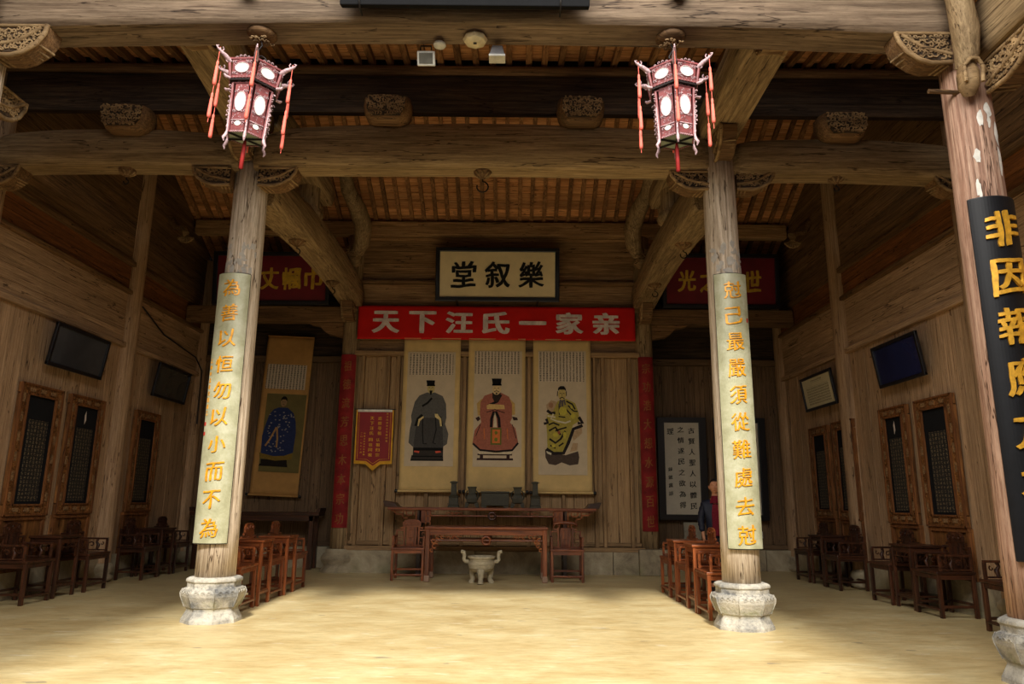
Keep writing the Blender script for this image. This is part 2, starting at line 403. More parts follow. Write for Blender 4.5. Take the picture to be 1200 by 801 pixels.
for i in range(len(xs) - 1):
    a, b = xs[i], xs[i + 1]
    MB().box((a, YB - .02, 2.28), (.07, .12, 3.6)).build('stile', upp('z'), wbk, bevel=.008)
    MB().box(((a + b) / 2, YB + .0, .53), (b - a - .07, .07, .07)).build('panel_rail', upp('x'), wbk, bevel=.006)
    k = max(1, round((b - a) / .24)); W = (b - a) / k
    for j in range(k): plank(wbk, (a + W * (j + .5), YB + .05, 2.3), (W - .006, .05, 3.58), wood('panel_board_wood', (156, 124, 86), (186, 152, 110), 'z', rand=.1, fine=80, blot=.22, bump=.2))
z = 4.19
while z < 6.55:
    H = rnd.uniform(.17, .26); H = min(H, 6.58 - z)
    if H < .05: break
    plank(wbk, (-.29, YB + .05, z + H / 2), (5.7, .05, H - .007), wood('upper_panel_wood', (142, 108, 74), (184, 148, 106), 'x', rand=.2, fine=60)); z += H
def side_bay(x0, x1, nm, dark):
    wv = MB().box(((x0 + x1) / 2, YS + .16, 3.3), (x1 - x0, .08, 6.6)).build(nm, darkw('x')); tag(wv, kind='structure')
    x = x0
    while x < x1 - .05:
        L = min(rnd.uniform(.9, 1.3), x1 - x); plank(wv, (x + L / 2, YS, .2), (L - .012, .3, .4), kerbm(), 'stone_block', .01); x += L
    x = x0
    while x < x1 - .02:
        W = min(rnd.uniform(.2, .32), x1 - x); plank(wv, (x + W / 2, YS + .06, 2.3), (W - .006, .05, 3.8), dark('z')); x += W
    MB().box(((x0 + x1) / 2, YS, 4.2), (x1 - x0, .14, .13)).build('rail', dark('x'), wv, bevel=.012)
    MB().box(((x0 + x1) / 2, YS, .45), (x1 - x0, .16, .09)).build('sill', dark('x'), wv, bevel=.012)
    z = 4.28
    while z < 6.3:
        H = rnd.uniform(.2, .3); plank(wv, ((x0 + x1) / 2, YS + .06, z + H / 2), (x1 - x0, .05, H - .007), darkw('x')); z += H  # upper boards coloured dark for the shade of the bay
    # partition between the centre wall and the bay behind the back column
    return wv
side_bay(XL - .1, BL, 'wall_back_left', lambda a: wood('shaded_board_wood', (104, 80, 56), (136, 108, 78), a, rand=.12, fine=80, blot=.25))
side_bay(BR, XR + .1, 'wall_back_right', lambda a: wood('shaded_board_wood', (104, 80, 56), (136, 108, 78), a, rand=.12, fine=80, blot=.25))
for xx, nm in ((BL, 'trim_1'), (BR, 'trim_2')):
    tag(MB().box((xx, 14.56, 3.4), (.08, 1.0, 6.6)).build(nm, darkw('z')), kind='structure')

# roofs: rear slope and the low porch ceiling, each rafter and board a piece of its own
ce = MB().prism([(RIDGE_Y, RIDGE_Z + .14), (15.6, roof_z(15.6) + .14), (15.6, roof_z(15.6) + .24), (RIDGE_Y, RIDGE_Z + .24), (3.6, roof_z(3.6) + .3), (3.6, roof_z(3.6) + .2)], -6.95, 6.05, Matrix(((0, 1, 0, 0), (1, 0, 0, 0), (0, 0, 1, 0), (0, 0, 0, 1)))).build('ceiling', darkw('x')); tag(ce, kind='structure')
rl = sqrt((15.4 - RIDGE_Y) ** 2 * (1 + SL * SL)); ang = -math.atan(SL)
def ymid(): return (RIDGE_Y + 15.4) / 2
me = MB().box((0, 0, 0), (.075, rl, .07)).build('rafter', rafw('y'), ce); k = 0; x = XL + .1
while x < XR:
    o = me if k == 0 else me.copy()
    if k: COL.objects.link(o)
    o.location = (x, ymid(), roof_z(ymid()) + .03 + rnd.uniform(-.006, .006)); o.rotation_euler = (ang, 0, rnd.uniform(-.006, .006)); x += .243 + rnd.uniform(-.012, .012); k += 1
kk = 0; y = 10.6
while y < 15.3:
    W = rnd.uniform(.13, .19)
    o = plank(ce, (-.45, y + W / 2, roof_z(y + W / 2) + .085), (12.3, (W - .006) * 1.118, .025), roofw('x'), 'sheathing_board', .0)
    o.rotation_euler = (ang, 0, 0); y += W
# purlins under the rear slope
for py in (10.7, 12.35):
    tag(MB().tube([(XL, py, roof_z(py) - .13), (XR, py, roof_z(py) - .13)], .11, 12).build('roof_purlin', beamw('x')), 'round timber purlin high under the rear roof slope, ' + ('behind the arched beam' if py < 11 else 'nearest the back wall'), 'beam')
tag(MB().box((-.45, YB - .02, 6.74), (12.1, .2, .3)).build('wall_plate_beam', wood('upper_panel_wood', (142, 108, 74), (184, 148, 106), 'x', rand=.2, fine=60), bevel=.03), 'long squared wall plate beam along the top of the back wall under the roof boards', 'beam')
# porch ceiling
def pz(y): return 6.78 - .14 * (8.3 - y)
pc = MB().prism([(4.9, pz(4.9) + .13), (8.42, pz(8.42) + .13), (8.42, pz(8.42) + .2), (4.9, pz(4.9) + .2)], -6.8, 5.9, Matrix(((0, 1, 0, 0), (1, 0, 0, 0), (0, 0, 1, 0), (0, 0, 0, 1)))).build('ceiling', darkw('x')); tag(pc, kind='structure')
pa = math.atan(.14); me = MB().box((0, 0, 0), (.075, 3.5, .08)).build('rafter', rafw('y'), pc); x = XL + .1; k = 0
while x < XR:
    o = me if k == 0 else me.copy()
    if k: COL.objects.link(o)
    o.location = (x, 6.62, pz(6.62) + .03); o.rotation_euler = (pa, 0, rnd.uniform(-.012, .012)); x += .222 + rnd.uniform(-.012, .012); k += 1
y = 4.9
while y < 8.3:
    W = rnd.uniform(.17, .22); o = plank(pc, (-.45, y + W / 2, pz(y + W / 2) + .09), (12.3, W - .008, .025), roofw('x'), 'sheathing_board', 0); o.rotation_euler = (pa, 0, 0); y += W
# roofs of the side galleries round the courtyard (outside the frame, they bound the light)
for i, (a, b) in enumerate(((-6.9, -3.75), (3.1, 6.0))):
    tag(MB().box(((a + b) / 2, -.9, 6.95), (b - a, 11.2, .16)).build('ceiling', darkw('y')), kind='structure')
tag(MB().box((-.45, -5.2, 6.6), (12.6, 2.4, .16)).build('ceiling', darkw('x')), kind='structure')

# ================================================================ TIMBER FRAME
def scroll_relief(mb, poly, y, n, th, rmin, rmax, seed, M=None):
    """scatter of carved scrolls inside a polygon (x,z) standing proud of plane y"""
    rn = random.Random(seed); xs_ = [p[0] for p in poly]; zs_ = [p[1] for p in poly]; c = 0; pts = []
    def ins(x, z):
        r = False
        for i in range(len(poly)):
            x0, z0 = poly[i - 1]; x1, z1 = poly[i]
            if (z0 <= z) != (z1 <= z) and x0 + (z - z0) * (x1 - x0) / (z1 - z0) > x: r = not r
        return r
    for _ in range(n * 30):
        x = rn.uniform(min(xs_), max(xs_)); z = rn.uniform(min(zs_), max(zs_)); r = rn.uniform(rmin, rmax)
        if all(ins(x + r * .8 * a, z + r * .8 * b) for a, b in ((1, 0), (-1, 0), (0, 1), (0, -1))) and all((x - a) ** 2 + (z - b) ** 2 > (r + d) ** 2 * .45 for a, b, d in pts):
            pts.append((x, z, r)); mb.curl((x, z), r, rn.uniform(0, 6.3), rn.choice((-1, 1)) * rn.uniform(4, 7), th, M, y=y); c += 1
            if c >= n: break
    return mb
def corbel(name, lab, L, H, D, M, cat='bracket', seed=1, parent=None):
    """carved corbel: top edge along +x from the column at x=0, L long, H deep, D thick; carved on front, underside framed"""
    top = 0; poly = [(0, 0), (L, 0), (L * .97, -H * .28), (L * .84, -H * .62), (L * .62, -H * .88), (L * .4, -H), (0, -H * .96)]
    pl = [(0, -.02), (L - .03, -.02), (L * .92, -H * .3), (L * .8, -H * .6), (L * .58, -H * .82), (L * .38, -H + .04), (0, -H * .9)]
    o = MB().prism(poly, -D / 2 + .03, D / 2 - .03, M).build(name, upw('x'), parent)
    fr = MB()
    for yy in (-D / 2 + .02,):
        fr.tube([(x, yy, z) for x, z in poly[1:]], .022, 6, M); fr.tube([(0, yy, -.01), (L, yy, -.01)], .018, 6, M)
    fr.tube([(L * .9, -D / 2 + .015, -H * .1), (L * .55, -D / 2 + .015, -H * .5), (0, -D / 2 + .015, -H * .72)], .018, 6, M)
    fr.build('rim', carvew(), o, smooth_all=True)
    MB().prism(pl, -D / 2 + .024, -D / 2 + .04, M).build('painted_shade_plate', darkw('x'), o)  # dark plate under the scrolls, colour standing in for shade in the hollows
    cv = MB(); k = int(60 * L * H / .12)
    scroll_relief(cv, pl, -D / 2 + .018, k, .0115, .018, .045, seed, M); scroll_relief(cv, pl, D / 2 - .02, k // 4, .009, .025, .05, seed + 5, M)
    for q in range(9):
        u = .08 + q * .1; cv.tube([(L * u - .02, -D / 2 + .05, -H * (1.0 - u * u * .55) - .0), (L * u + .02, D / 2 - .05, -H * (1.0 - u * u * .55) - .0)], .012, 4, M)
    cv.build('carving', carvew(), o)
    if parent is None: tag(o, lab, cat, None)
    return o
def beam(name, lab, p0, p1, w, h, arch=0, harch=0, axis='x', nseg=20, parent=None, seed=0, fat=1.25, taper=.0):
    """bulging timber beam: flat bottom of width w at the given line, height h; arch lifts the bottom at midspan, harch adds height"""
    p0, p1 = Vector(p0), Vector(p1); d = (p1 - p0); t = d.normalized(); side = t.cross(Vector((0, 0, 1))).normalized(); mb = MB(); vs_ = []; fs = []
    prof = [(-.5, 0), (.5, 0), (.5 * fat * .96, .12), (.5 * fat, .3), (.5 * fat, .5), (.5 * fat * .9, .74), (.32 * fat, .93), (.1 * fat, 1.), (-.1 * fat, 1.), (-.32 * fat, .93), (-.5 * fat * .9, .74), (-.5 * fat, .5), (-.5 * fat, .3), (-.5 * fat * .96, .12)]
    n = len(prof)
    for i in range(nseg + 1):
        u = i / nseg; q = 1 - (2 * u - 1) ** 2; e = min(1, min(u, 1 - u) / .06) if taper else 1
        for a, b in prof:
            jj = noise.noise(Vector((u * d.length * .8 + seed, a * 2, b * 2))) * .012
            vs_.append(p0 + d * u + side * a * (w * (1 - taper * (1 - e)) + jj) + Vector((0, 0, arch * q + b * (h + harch * q) * (1 - taper * .7 * (1 - e)) + jj)))
    for i in range(nseg):
        for k in range(n): fs.append((i * n + k, i * n + (k + 1) % n, (i + 1) * n + (k + 1) % n, (i + 1) * n + k))
    fs += [tuple(range(n))[::-1], tuple(range(nseg * n, nseg * n + n))]
    mb.add(vs_, fs, None, True); o = mb.build(name, beamw(axis), parent)
    me = o.data
    # keep the flat underside crisp
    for p in me.polygons:
        if p.normal.z < -.9 or len(p.vertices) > 4: p.use_smooth = False
    if parent is None: tag(o, lab, 'beam')
    return o
# ---- front eave beam and its corbels
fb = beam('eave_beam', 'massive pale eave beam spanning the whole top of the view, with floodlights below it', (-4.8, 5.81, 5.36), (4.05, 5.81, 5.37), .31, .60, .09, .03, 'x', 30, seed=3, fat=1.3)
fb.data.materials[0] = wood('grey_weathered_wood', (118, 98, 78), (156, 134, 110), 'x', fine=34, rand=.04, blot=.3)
for s, xx in ((1, -4.60), (-1, 3.84)):
    M = T(xx, 5.74, 5.38) @ (Matrix.Identity(4) if s > 0 else Matrix.Scale(-1, 4, (1, 0, 0)))
    corbel('carved_corbel', 'openwork carved corbel under the ' + ('left' if s > 0 else 'right') + ' end of the pale eave beam', .47, .30, .26, M, seed=11 + s)
# dark oval knot on the front beam
# ---- middle cross beams
beam('cross_beam', 'great arched cross beam between the two columns with hanging couplets', (CL + .1, 8.25, 5.24), (CR - .1, 8.25, 5.24), .27, .53, .03, .10, 'x', 28, seed=8, fat=1.5, taper=.25)
beam('cross_beam', 'shadowed cross beam from the left wall to the left couplet column', (XL + .1, 8.27, 5.22), (CL - .1, 8.27, 5.24), .26, .46, .04, .06, 'x', 20, seed=12, fat=1.5, taper=.3)
beam('cross_beam', 'shadowed cross beam from the right couplet column to the right wall', (CR + .1, 8.25, 5.20), (XR - .1, 8.25, 5.16), .26, .46, .04, .04, 'x', 20, seed=15, fat=1.5, taper=.3)
MX = Matrix.Scale(-1, 4, (1, 0, 0))
for xx, s, lb in ((CL + .17, 1, 'carved corbel right of the left couplet column, under the arched beam'), (CR - .17, -1, 'carved corbel left of the right couplet column, under the arched beam'),
                  (CL - .17, -1, 'shadowed carved corbel on the outer side of the left couplet column'), (CR + .17, 1, 'shadowed carved corbel on the outer side of the right couplet column'),
                  (XL + .17, 1, 'carved corbel at the left wall post under the shadowed cross beam'), (XR - .17, -1, 'carved corbel at the right wall post under the shadowed cross beam')):
    corbel('carved_corbel', lb, .46 if abs(xx) < 3.6 else .36, .24, .3, T(xx, 8.25, 5.25) @ (Matrix.Identity(4) if s > 0 else MX), seed=int(xx * 7) % 50)
# ---- carved blocks on the cross beams, tie board and purlin
def basket(x, z, lab):
    t = thing('carved_block', lab, 'carving', (x, 8.08, z - .09))
    n = 10; ring = []
    pf = [(.17, -.02), (.25, .02), (.29, .1), (.305, .2), (.30, .29)]
    b = MB(); vs_ = []; fs = []
    for rx, zz in pf:
        for k in range(16):
            a = 2 * pi * k / 16; ca, sa = cos(a), sin(a); q = (abs(ca) ** 4 + abs(sa) ** 4) ** -.25
            vs_.append((rx * ca * q * .95, .2 * sa * q * (.7 + rx), zz))
    for i in range(len(pf) - 1):
        for k in range(16): fs.append((i * 16 + k, i * 16 + (k + 1) % 16, (i + 1) * 16 + (k + 1) % 16, (i + 1) * 16 + k))
    fs += [tuple(range(16))[::-1], tuple(range(64, 80))]; b.add(vs_, fs, None, True); b.build('block', upw('x'), t)
    MW = Matrix(((1, 0, 0, 0), (0, 1, 0, -.212), (0, 0, 1, 0), (0, 0, 0, 1)))
    MB().prism([(-.17, .01), (.17, .01), (.225, .1), (.235, .27), (-.235, .27), (-.225, .1)], 0, .02, MW).build('painted_shade_plate', darkw('x'), t)  # dark sheet that paints the shade between the carved scrolls
    c = MB(); scroll_relief(c, [(-.18, .01), (.18, .01), (.24, .1), (.25, .28), (-.25, .28), (-.24, .1)], -.006, 70, .010, .016, .036, int(x * 10) % 40, MW)
    c.build('carving', carvew(), t)
basket(-1.55, 5.90, 'carved basket shaped block on the arched beam, left of the middle')
basket(.82, 5.90, 'carved basket shaped block on the arched beam, right of the middle')
basket(-4.72, 5.74, 'carved basket shaped block in shadow on the left side beam')
basket(4.0, 5.72, 'carved basket shaped block in shadow on the right side beam')
tb = thing('tie_board', 'soot dark tie board running across the hall above the carved blocks', 'beam', (-.45, 8.28, 6.1))
for i in range(3): plank(tb, (0, 0, .045 + i * .175), (12.0, .09, .17), darkw('x'), 'board')
tag(MB().tube([(XL, 8.28, 6.672), (XR, 8.28, 6.672)], .075, 12).build('purlin', upw('x')), 'round purlin lying on the soot dark tie board, rafter ends above', 'beam')
tag(MB().box((-.45, 8.50, 7.95), (11.9, .05, 2.3)).build('light_blocker_board', darkw('x')), 'unseen light blocking board added above the porch ceiling', 'board')  # unseen panel added to stop light above the porch

# ---- front to back beams
for s, X0, X1, nm in ((-1, -3.03, CL, 'left'), (1, 2.46, CR, 'right')):
    beam('porch_beam', 'pale beam running back from the eave beam to the %s couplet column' % nm, (X0, 5.98, 5.62), (X1, 8.25, 5.68), .44, .52, .02, .0, 'y', 12, seed=20 + s, fat=1.15)
    b = corbel('carved_corbel', 'small carved corbel where the pale porch beam meets the eave beam, ' + nm + ' side', .22, .14, .3, T(X0 + s * -.02, 6.0, 5.62) @ R(pi / 2), seed=5)
    corbel('carved_corbel', 'carved nose under the porch beam on the front of the %s couplet column' % nm, .42, .32, .24, T(X1, 8.15, 5.66) @ R(-pi / 2), seed=25 + s)
    beam('hall_beam', 'heavy pale beam sloping away from the %s couplet column to the back wall' % nm, (X1, 8.55, 4.93), ((BL, BR)[s > 0], 13.85, 5.06), .40, .58, .16, .04, 'y', 22, seed=30 + s, fat=1.2)
    corbel('carved_corbel', 'carved corbel under the far end of the heavy %s hall beam' % nm, .42, .34, .26, T((BL, BR)[s > 0], 13.88, 5.08) @ R(-pi / 2), seed=35 + s)
    XX = (CL + .02, CR - .02)[s > 0]
    beam('upper_beam', 'short upper beam above the heavy %s hall beam' % nm, (XX, 8.5, 6.0), (XX - s * .04, 11.3, 6.1), .34, .5, .06, .02, 'y', 14, seed=40 + s, fat=1.2)
    corbel('carved_corbel', 'scrolled end under the short upper beam, %s side' % nm, .36, .26, .22, T(XX, 11.3, 6.08) @ R(-pi / 2), seed=45 + s)
    # short post on the lower beam
    tag(MB().lathe([(.2, 5.58), (.24, 5.66), (.2, 5.74), (.17, 5.8), (.17, 6.12)], 16, T(XX - s * .02, 10.65, 0)).build('short_post', beamw('z')), 'squat turned post standing on the heavy %s hall beam' % nm, 'post')
    # bowed strut with carved end near the back column
    XX = (-3.12, 2.54)[s > 0]; bx = -s
    pts = [(XX, 12.4, 7.2), (XX + bx * .02, 12.6, 6.98), (XX + bx * .16, 12.9, 6.72), (XX + bx * .24, 13.1, 6.45), (XX + bx * .2, 13.2, 6.15), (XX + bx * .06, 13.3, 5.9)]
    st = MB().tube(pts, [.13, .15, .18, .19, .17, .12], 14, flat=.9).build('bowed_strut', beamw('z')); tag(st, 'bowed strut curving down to the heavy %s hall beam near the back wall' % nm, 'bracket')
    cv = MB(); scroll_relief(cv, [(-.16, -.17), (.16, -.17), (.18, .14), (-.18, .14)], 0, 14, .011, .03, .06, 3, T(XX + bx * .06, 13.12, 5.92)); cv.lathe([(.05, -.2), (.14, -.12), (.15, .05), (.08, .12)], 12, T(XX + bx * .06, 13.3, 5.9)); cv.build('carving', carvew(), st)
# ---- side bay beams with curved corbel
for x0, x1, nm, s in ((XL, BL - .15, 'left', 1), (BR + .15, XR, 'right', -1)):
    tag(MB().box(((x0 + x1) / 2, 14.1, 4.94), (x1 - x0, .2, .34)).build('bay_beam', upw('x'), bevel=.03), 'squared beam below the red plaque of the %s bay' % nm, 'beam')
    for e, sg in ((x1 if s > 0 else x0, -1 if s > 0 else 1),):
        tag(MB().prism([(0, 0), (sg * .75, 0), (sg * .66, -.04), (sg * .5, -.07), (sg * .42, -.16), (sg * .3, -.24), (0, -.3)], -.09, .09, T(e, 14.1, 4.77)).build('curved_bracket', upw('x'), bevel=.01), 'plain curved bracket under the %s bay beam at the back column' % nm, 'bracket')
# ---- hanging rings with lotus medallions
def hook(x, y, z, lab, r=.11, ring=.07):
    t = thing('hanging_hook', lab, 'hook', (x, y, z))
    MB().lathe([(r, 0), (r * 1.02, -.012), (r * .8, -.03), (r * .72, -.05), (r * .4, -.075), (r * .2, -.1)], 16).build('medallion', upw('x'), t)
    c = MB()
    for k in range(8): a = k * pi / 4; c.tube([(r * .3 * cos(a), r * .3 * sin(a), -.075), (r * .7 * cos(a), r * .7 * sin(a), -.05), (r * .95 * cos(a), r * .95 * sin(a), -.03)], .014, 5)
    c.build('petals', carvew(), t)
    MB().tube([(0, 0, -.08), (0, 0, -.13)] + [(ring * sin(a), 0, -.13 - ring + ring * cos(a)) for a in [i * .5 for i in range(1, 11)]], .009, 6).build('ring', IRON, t)
hook(-.38, 8.25, 5.275, 'carved medallion with iron ring under the middle of the arched cross beam')
hook(-4.78, 8.27, 5.27, 'carved medallion under the shadowed left cross beam', .1, .03)
hook(3.98, 8.25, 5.25, 'carved medallion under the shadowed right cross beam', .1, .03)
for s, X, nm in ((-1, -3.25, 'left'), (1, 2.57, 'right')):
    hook(X, 10.3, 5.12, 'carved medallion with hook nearer the couplet column under the %s hall beam' % nm, .13, .05)
    hook(X, 12.5, 5.15, 'carved medallion with hook nearer the back wall under the %s hall beam' % nm, .12, .05)
def fan(x, y, z, lab, s):
    t = tag(MB().prism([(-.02, .0), (.06, .12), (.0, .2), (-.08, .2)], -.03, .03, T(x, y, z)).build('carved_pendant', carvew()), lab, 'carving')
    f = MB()
    for k in range(7): a = radians(-150 + k * 20); f.tube([(0, 0, .02), (.08 * cos(a), -.02, .08 * sin(a)), (.17 * cos(a), -.03, .15 * sin(a))], [.012, .022, .03], 5, T(x + s * .02, y, z + .06))
    f.build('leaf', carvew(), t)
for s, X, nm in ((-1, XL, 'left'), (1, XR, 'right')):
    ya = 12.95
    o = MB().tube([(X - s * .0, ya, 6.55), (X - s * .12, ya, 6.35), (X - s * .32, ya, 6.32)], [.07, .06, .05], 8).build('bracket_arm', upw('y')); tag(o, 'short bracket arm high on the %s wall holding a leaf pendant' % nm, 'bracket')
    fan(X - s * .33, ya, 6.12, 'carved leaf pendant hanging high on the %s wall' % nm, -s)

# ---- columns
def octa_base(t, r, h):
    """carved eight sided stone base with a bulging belly"""
    k = r / .36; q = h / .5
    pf = [(.37, 0), (.365, .035), (.31, .13), (.31, .155), (.33, .17), (.385, .29), (.39, .33), (.365, .375), (.325, .385), (.325, .44), (.345, .45), (.34, .48), (.30, .5), (.26, .5)]
    k *= .84
    b = MB().lathe([(a * k / .97, z * q) for a, z in pf], 8, None, False, pi / 8).build('stone_base', stone(), t, bevel=.008)
    rb = MB()
    for k8 in range(8):
        a = pi / 8 + k8 * pi / 4
        rb.tube([(p * k / .96 * cos(a), p * k / .96 * sin(a), z * q) for p, z in pf[4:8]], .006, 5)
        a2 = a + pi / 8; M = R(a2 - pi / 2 + pi) @ T(0, 0, 0)
        c = MB(); 
        for xx in (-.08, 0, .08): rb.curl((xx * k, .33 * q), .03 * k, 0, 5, .006, R(a2 + pi / 2) @ T(0, 0, 0), y=-.372 * k)
    rb.build('carving', stone(), b)
    return b
def column(name, lab, x, y, r0, r1, ztop, base='oct', rb=.36, hb=.5, mat=None):
    t = thing(name, lab, 'column', (x, y, 0)); zs = [hb - .02 + (ztop - hb) * i / 10 for i in range(11)]; n = 28
    m = MB(); vs_ = []; fs = []
    for i, z in enumerate(zs):
        r = r0 + (r1 - r0) * i / 10
        for k in range(n):
            a = 2 * pi * k / n; rr = r * (1 + .012 * noise.noise(Vector((cos(a) * 2 + x, sin(a) * 2, z * .7)))); vs_.append((rr * cos(a), rr * sin(a), z))
    for i in range(10):
        for k in range(n): fs.append((i * n + k, i * n + (k + 1) % n, (i + 1) * n + (k + 1) % n, (i + 1) * n + k))
    fs += [tuple(range(n))[::-1], tuple(range(10 * n, 11 * n))]
    m.add(vs_, fs, None, True).build('shaft', mat or colw(), t)
    if base == 'oct': octa_base(t, rb, hb)
    elif base == 'block': MB().box((0, -.05, .23), (.5, .56, .46)).build('stone_base', kerbm(), t, bevel=.015)
    else: MB().lathe([(.34, 0), (.345, .05), (.29, .1), (.27, .14), (.33, .2), (.345, .26), (.31, .32), (.25, .36), (.26, .4), (.235, .42)], 16).build('stone_base', kerbm(), t)
    return t
cl = column('couplet_column', 'tall wooden column with octagonal stone base, left of the altar, carrying a pale couplet board', CL, 8.38, .215, .2, 5.62, hb=.47)
cr = column('couplet_column', 'tall wooden column with octagonal stone base, right of the altar, carrying a pale couplet board', CR - .02, 8.22, .205, .19, 5.62, hb=.47)
nr = column('eave_column', 'nearest wooden column at the right edge carrying a black and gold couplet board', 4.03, 5.8, .205, .185, 5.5, rb=.34, hb=.47, mat=wood('reddish_column_wood', (164, 124, 102), (206, 170, 146), 'z', fine=36, rand=.02, blot=.3))
nl = column('eave_column', 'near column barely showing at the upper left corner', -4.80, 5.8, .205, .185, 5.5, rb=.34, hb=.47)
bl = column('back_column', 'back column with a faded red couplet strip, left of the altar', BL, 14.05, .185, .165, 6.7, 'round', hb=.4, mat=beamw('z'))
br = column('back_column', 'back column with a faded red couplet strip, right of the altar', BR, 14.05, .185, .165, 6.7, 'block', hb=.46, mat=beamw('z'))
# white paint remains on the nearest column
wp = MB(); rn = random.Random(4)
for (a, z, w_, h_) in ((-100, 4.55, .028, .2), (-78, 4.62, .04, .14), (-80, 4.52, .02, .14), (-60, 4.4, .03, .25), (-118, 4.2, .03, .16), (-60, 4.15, .03, .3), (-124, 3.9, .02, .2), (-128, 3.6, .02, .3), (-130, 3.2, .03, .25), (-132, 2.9, .02, .2), (-132, 2.55, .03, .3)):
    a = radians(a); pts = []
    for k in range(12):
        q = 2 * pi * k / 12; rr = rn.uniform(.6, 1.1); pts.append((a + w_ / .19 * cos(q) * rr, z + h_ / 2 * sin(q) * rr))
    r = .199 - (z / 5.5) * .009
    wp.add([((r + .003) * cos(q), (r + .003) * sin(q), zz) for q, zz in pts] + [((r + .003) * cos(a), (r + .003) * sin(a), z)], [(k, (k + 1) % 12, 12) for k in range(12)])
tag(wp.build('paint_remains', plain('old_white_paint', (225, 220, 208), .8), nr), kind='stuff')
# worn whitish band above the pale couplet boards
for col_, rr in ((cl, .203), (cr, .1935)):
    wp = MB(); rn = random.Random(int(rr * 1e4))
    for q in range(26):
        a = radians(rn.uniform(-150, -30)); z = rn.uniform(3.93, 4.28) ; w_ = rn.uniform(.015, .05); h_ = rn.uniform(.03, .14)
        pts = [(a + w_ / rr * cos(2 * pi * k / 9) * rn.uniform(.4, 1.2), z + h_ / 2 * sin(2 * pi * k / 9) * rn.uniform(.5, 1.2)) for k in range(9)]; r_ = rr + .008
        wp.add([(r_ * cos(b), r_ * sin(b), zz) for b, zz in pts] + [(r_ * cos(a), r_ * sin(a), z)], [(k, (k + 1) % 9, 9) for k in range(9)])
    tag(wp.build('paint_remains', plain('greyish_paint', (176, 168, 156), .85), col_), kind='stuff')
# carved diagonal struts at the eave columns
for s, X, nm in ((1, 4.0, 'right'), (-1, -4.76, 'left')):
    t = thing('carved_strut', 'carved strut leaning out from the near %s column towards the eave' % nm, 'bracket', (X - s * .12, 5.55, 4.85))
    d = [(0, 0, 0), (0, -.05, .22), (-s * .02, -.1, .42), (-s * .08, -.16, .7), (-s * .12, -.18, 1.0), (-s * .22, -.22, 1.3)]
    MB().tube([(0, .0, .12)] + d[1:], [.075, .095, .11, .1, .13, .14], 14, up=(0, 1, 0)).build('shaft', beamw('z'), t)
    c = MB().tube([(.02, .02, -.12), (0, -.02, -.06), (0, -.03, .05), (0, -.02, .13)], [.05, .085, .09, .07], 10); 
    c.tube([(-.07, -.1, -.06), (-.08, -.11, .08), (-.03, -.13, .14), (.03, -.13, .14), (.08, -.11, .08), (.07, -.1, -.06)], .018, 6)
    c.tube([(0, -.06, .17), (.02, -.12, .45), (-.03, -.22, .75)], .016, 6); c.build('carving', carvew(), t)
    MB().tube([(-.26, .12, -.02), (.02, .14, -.02)], .022, 6).build('peg', colw('x') if 0 else upw('x'), t)
# side gallery beams coming towards the viewer
beam('gallery_beam', 'thick pale beam running towards the viewer from the nearest right column', (4.22, 1.2, 5.08), (4.22, 5.62, 5.08), .36, .62, .03, .0, 'y', 14, seed=50, fat=1.2)
corbel('carved_corbel', 'openwork carved corbel under the thick beam at the top right corner', .62, .30, .26, T(4.2, 5.6, 5.07) @ R(-pi / 2), seed=51)
beam('gallery_beam', 'thick beam running towards the viewer from the near left column', (-4.98, 1.2, 5.08), (-4.98, 5.62, 5.08), .36, .62, .03, .0, 'y', 14, seed=52, fat=1.2)
corbel('carved_corbel', 'carved corbel behind the near left column at the upper left edge', .42, .3, .26, T(-4.9, 6.0, 5.07) @ R(pi / 2), seed=53)
# small carved blocks on the face of the eave beam
for X, nm in ((-2.34, 'left'), (1.44, 'right')):
    t = tag(MB().lathe([(.03, 0), (.07, .03), (.1, .08), (.1, .3)], 10, T(X, 5.5, 5.62)).build('carved_finial', upw('z')), 'carved finial on the face of the eave beam above the %s lantern' % nm, 'carving')
    c = MB(); scroll_relief(c, [(-.1, .02), (.1, .02), (.1, .25), (-.1, .25)], 0, 10, .01, .02, .04, 2, T(X, 5.4, 5.64)); c.build('carving', carvew(), t)



# ================================================================ COUPLET BOARDS ON THE COLUMNS
def arc_board(parent, rad, half, z0, z1, th, mat, edge, ry=0, name='board'):
    n = 20; A = half / rad; mb = MB(); vs_ = []; fs = []
    for z in (z0, z1):
        for r in (rad, rad + th):
            for k in range(n + 1): a = -A + 2 * A * k / n; vs_.append((r * sin(a), -r * cos(a), z))
    N = n + 1
    for k in range(n): fs += [(N + k, N + k + 1, 3 * N + k + 1, 3 * N + k), (k, k + 1, 2 * N + k + 1, 2 * N + k), (k, k + 1, N + k + 1, N + k), (2 * N + k, 2 * N + k + 1, 3 * N + k + 1, 3 * N + k)]
    fs += [(0, N, 3 * N, 2 * N), (n, N + n, 3 * N + n, 2 * N + n)]
    o = mb.add(vs_, fs).build(name, mat, parent)
    if edge:
        e = MB()
        for a in (-A, A): e.tube([((rad + th * .5) * sin(a), -(rad + th * .5) * cos(a), z0 - .005), ((rad + th * .5) * sin(a), -(rad + th * .5) * cos(a), z1 + .005)], .011, 6)
        for z in (z0, z1): e.tube([((rad + th * .5) * sin(-A + 2 * A * k / 12), -(rad + th * .5) * cos(-A + 2 * A * k / 12), z) for k in range(13)], .011, 6)
        e.build('edging', edge, o)
    return o
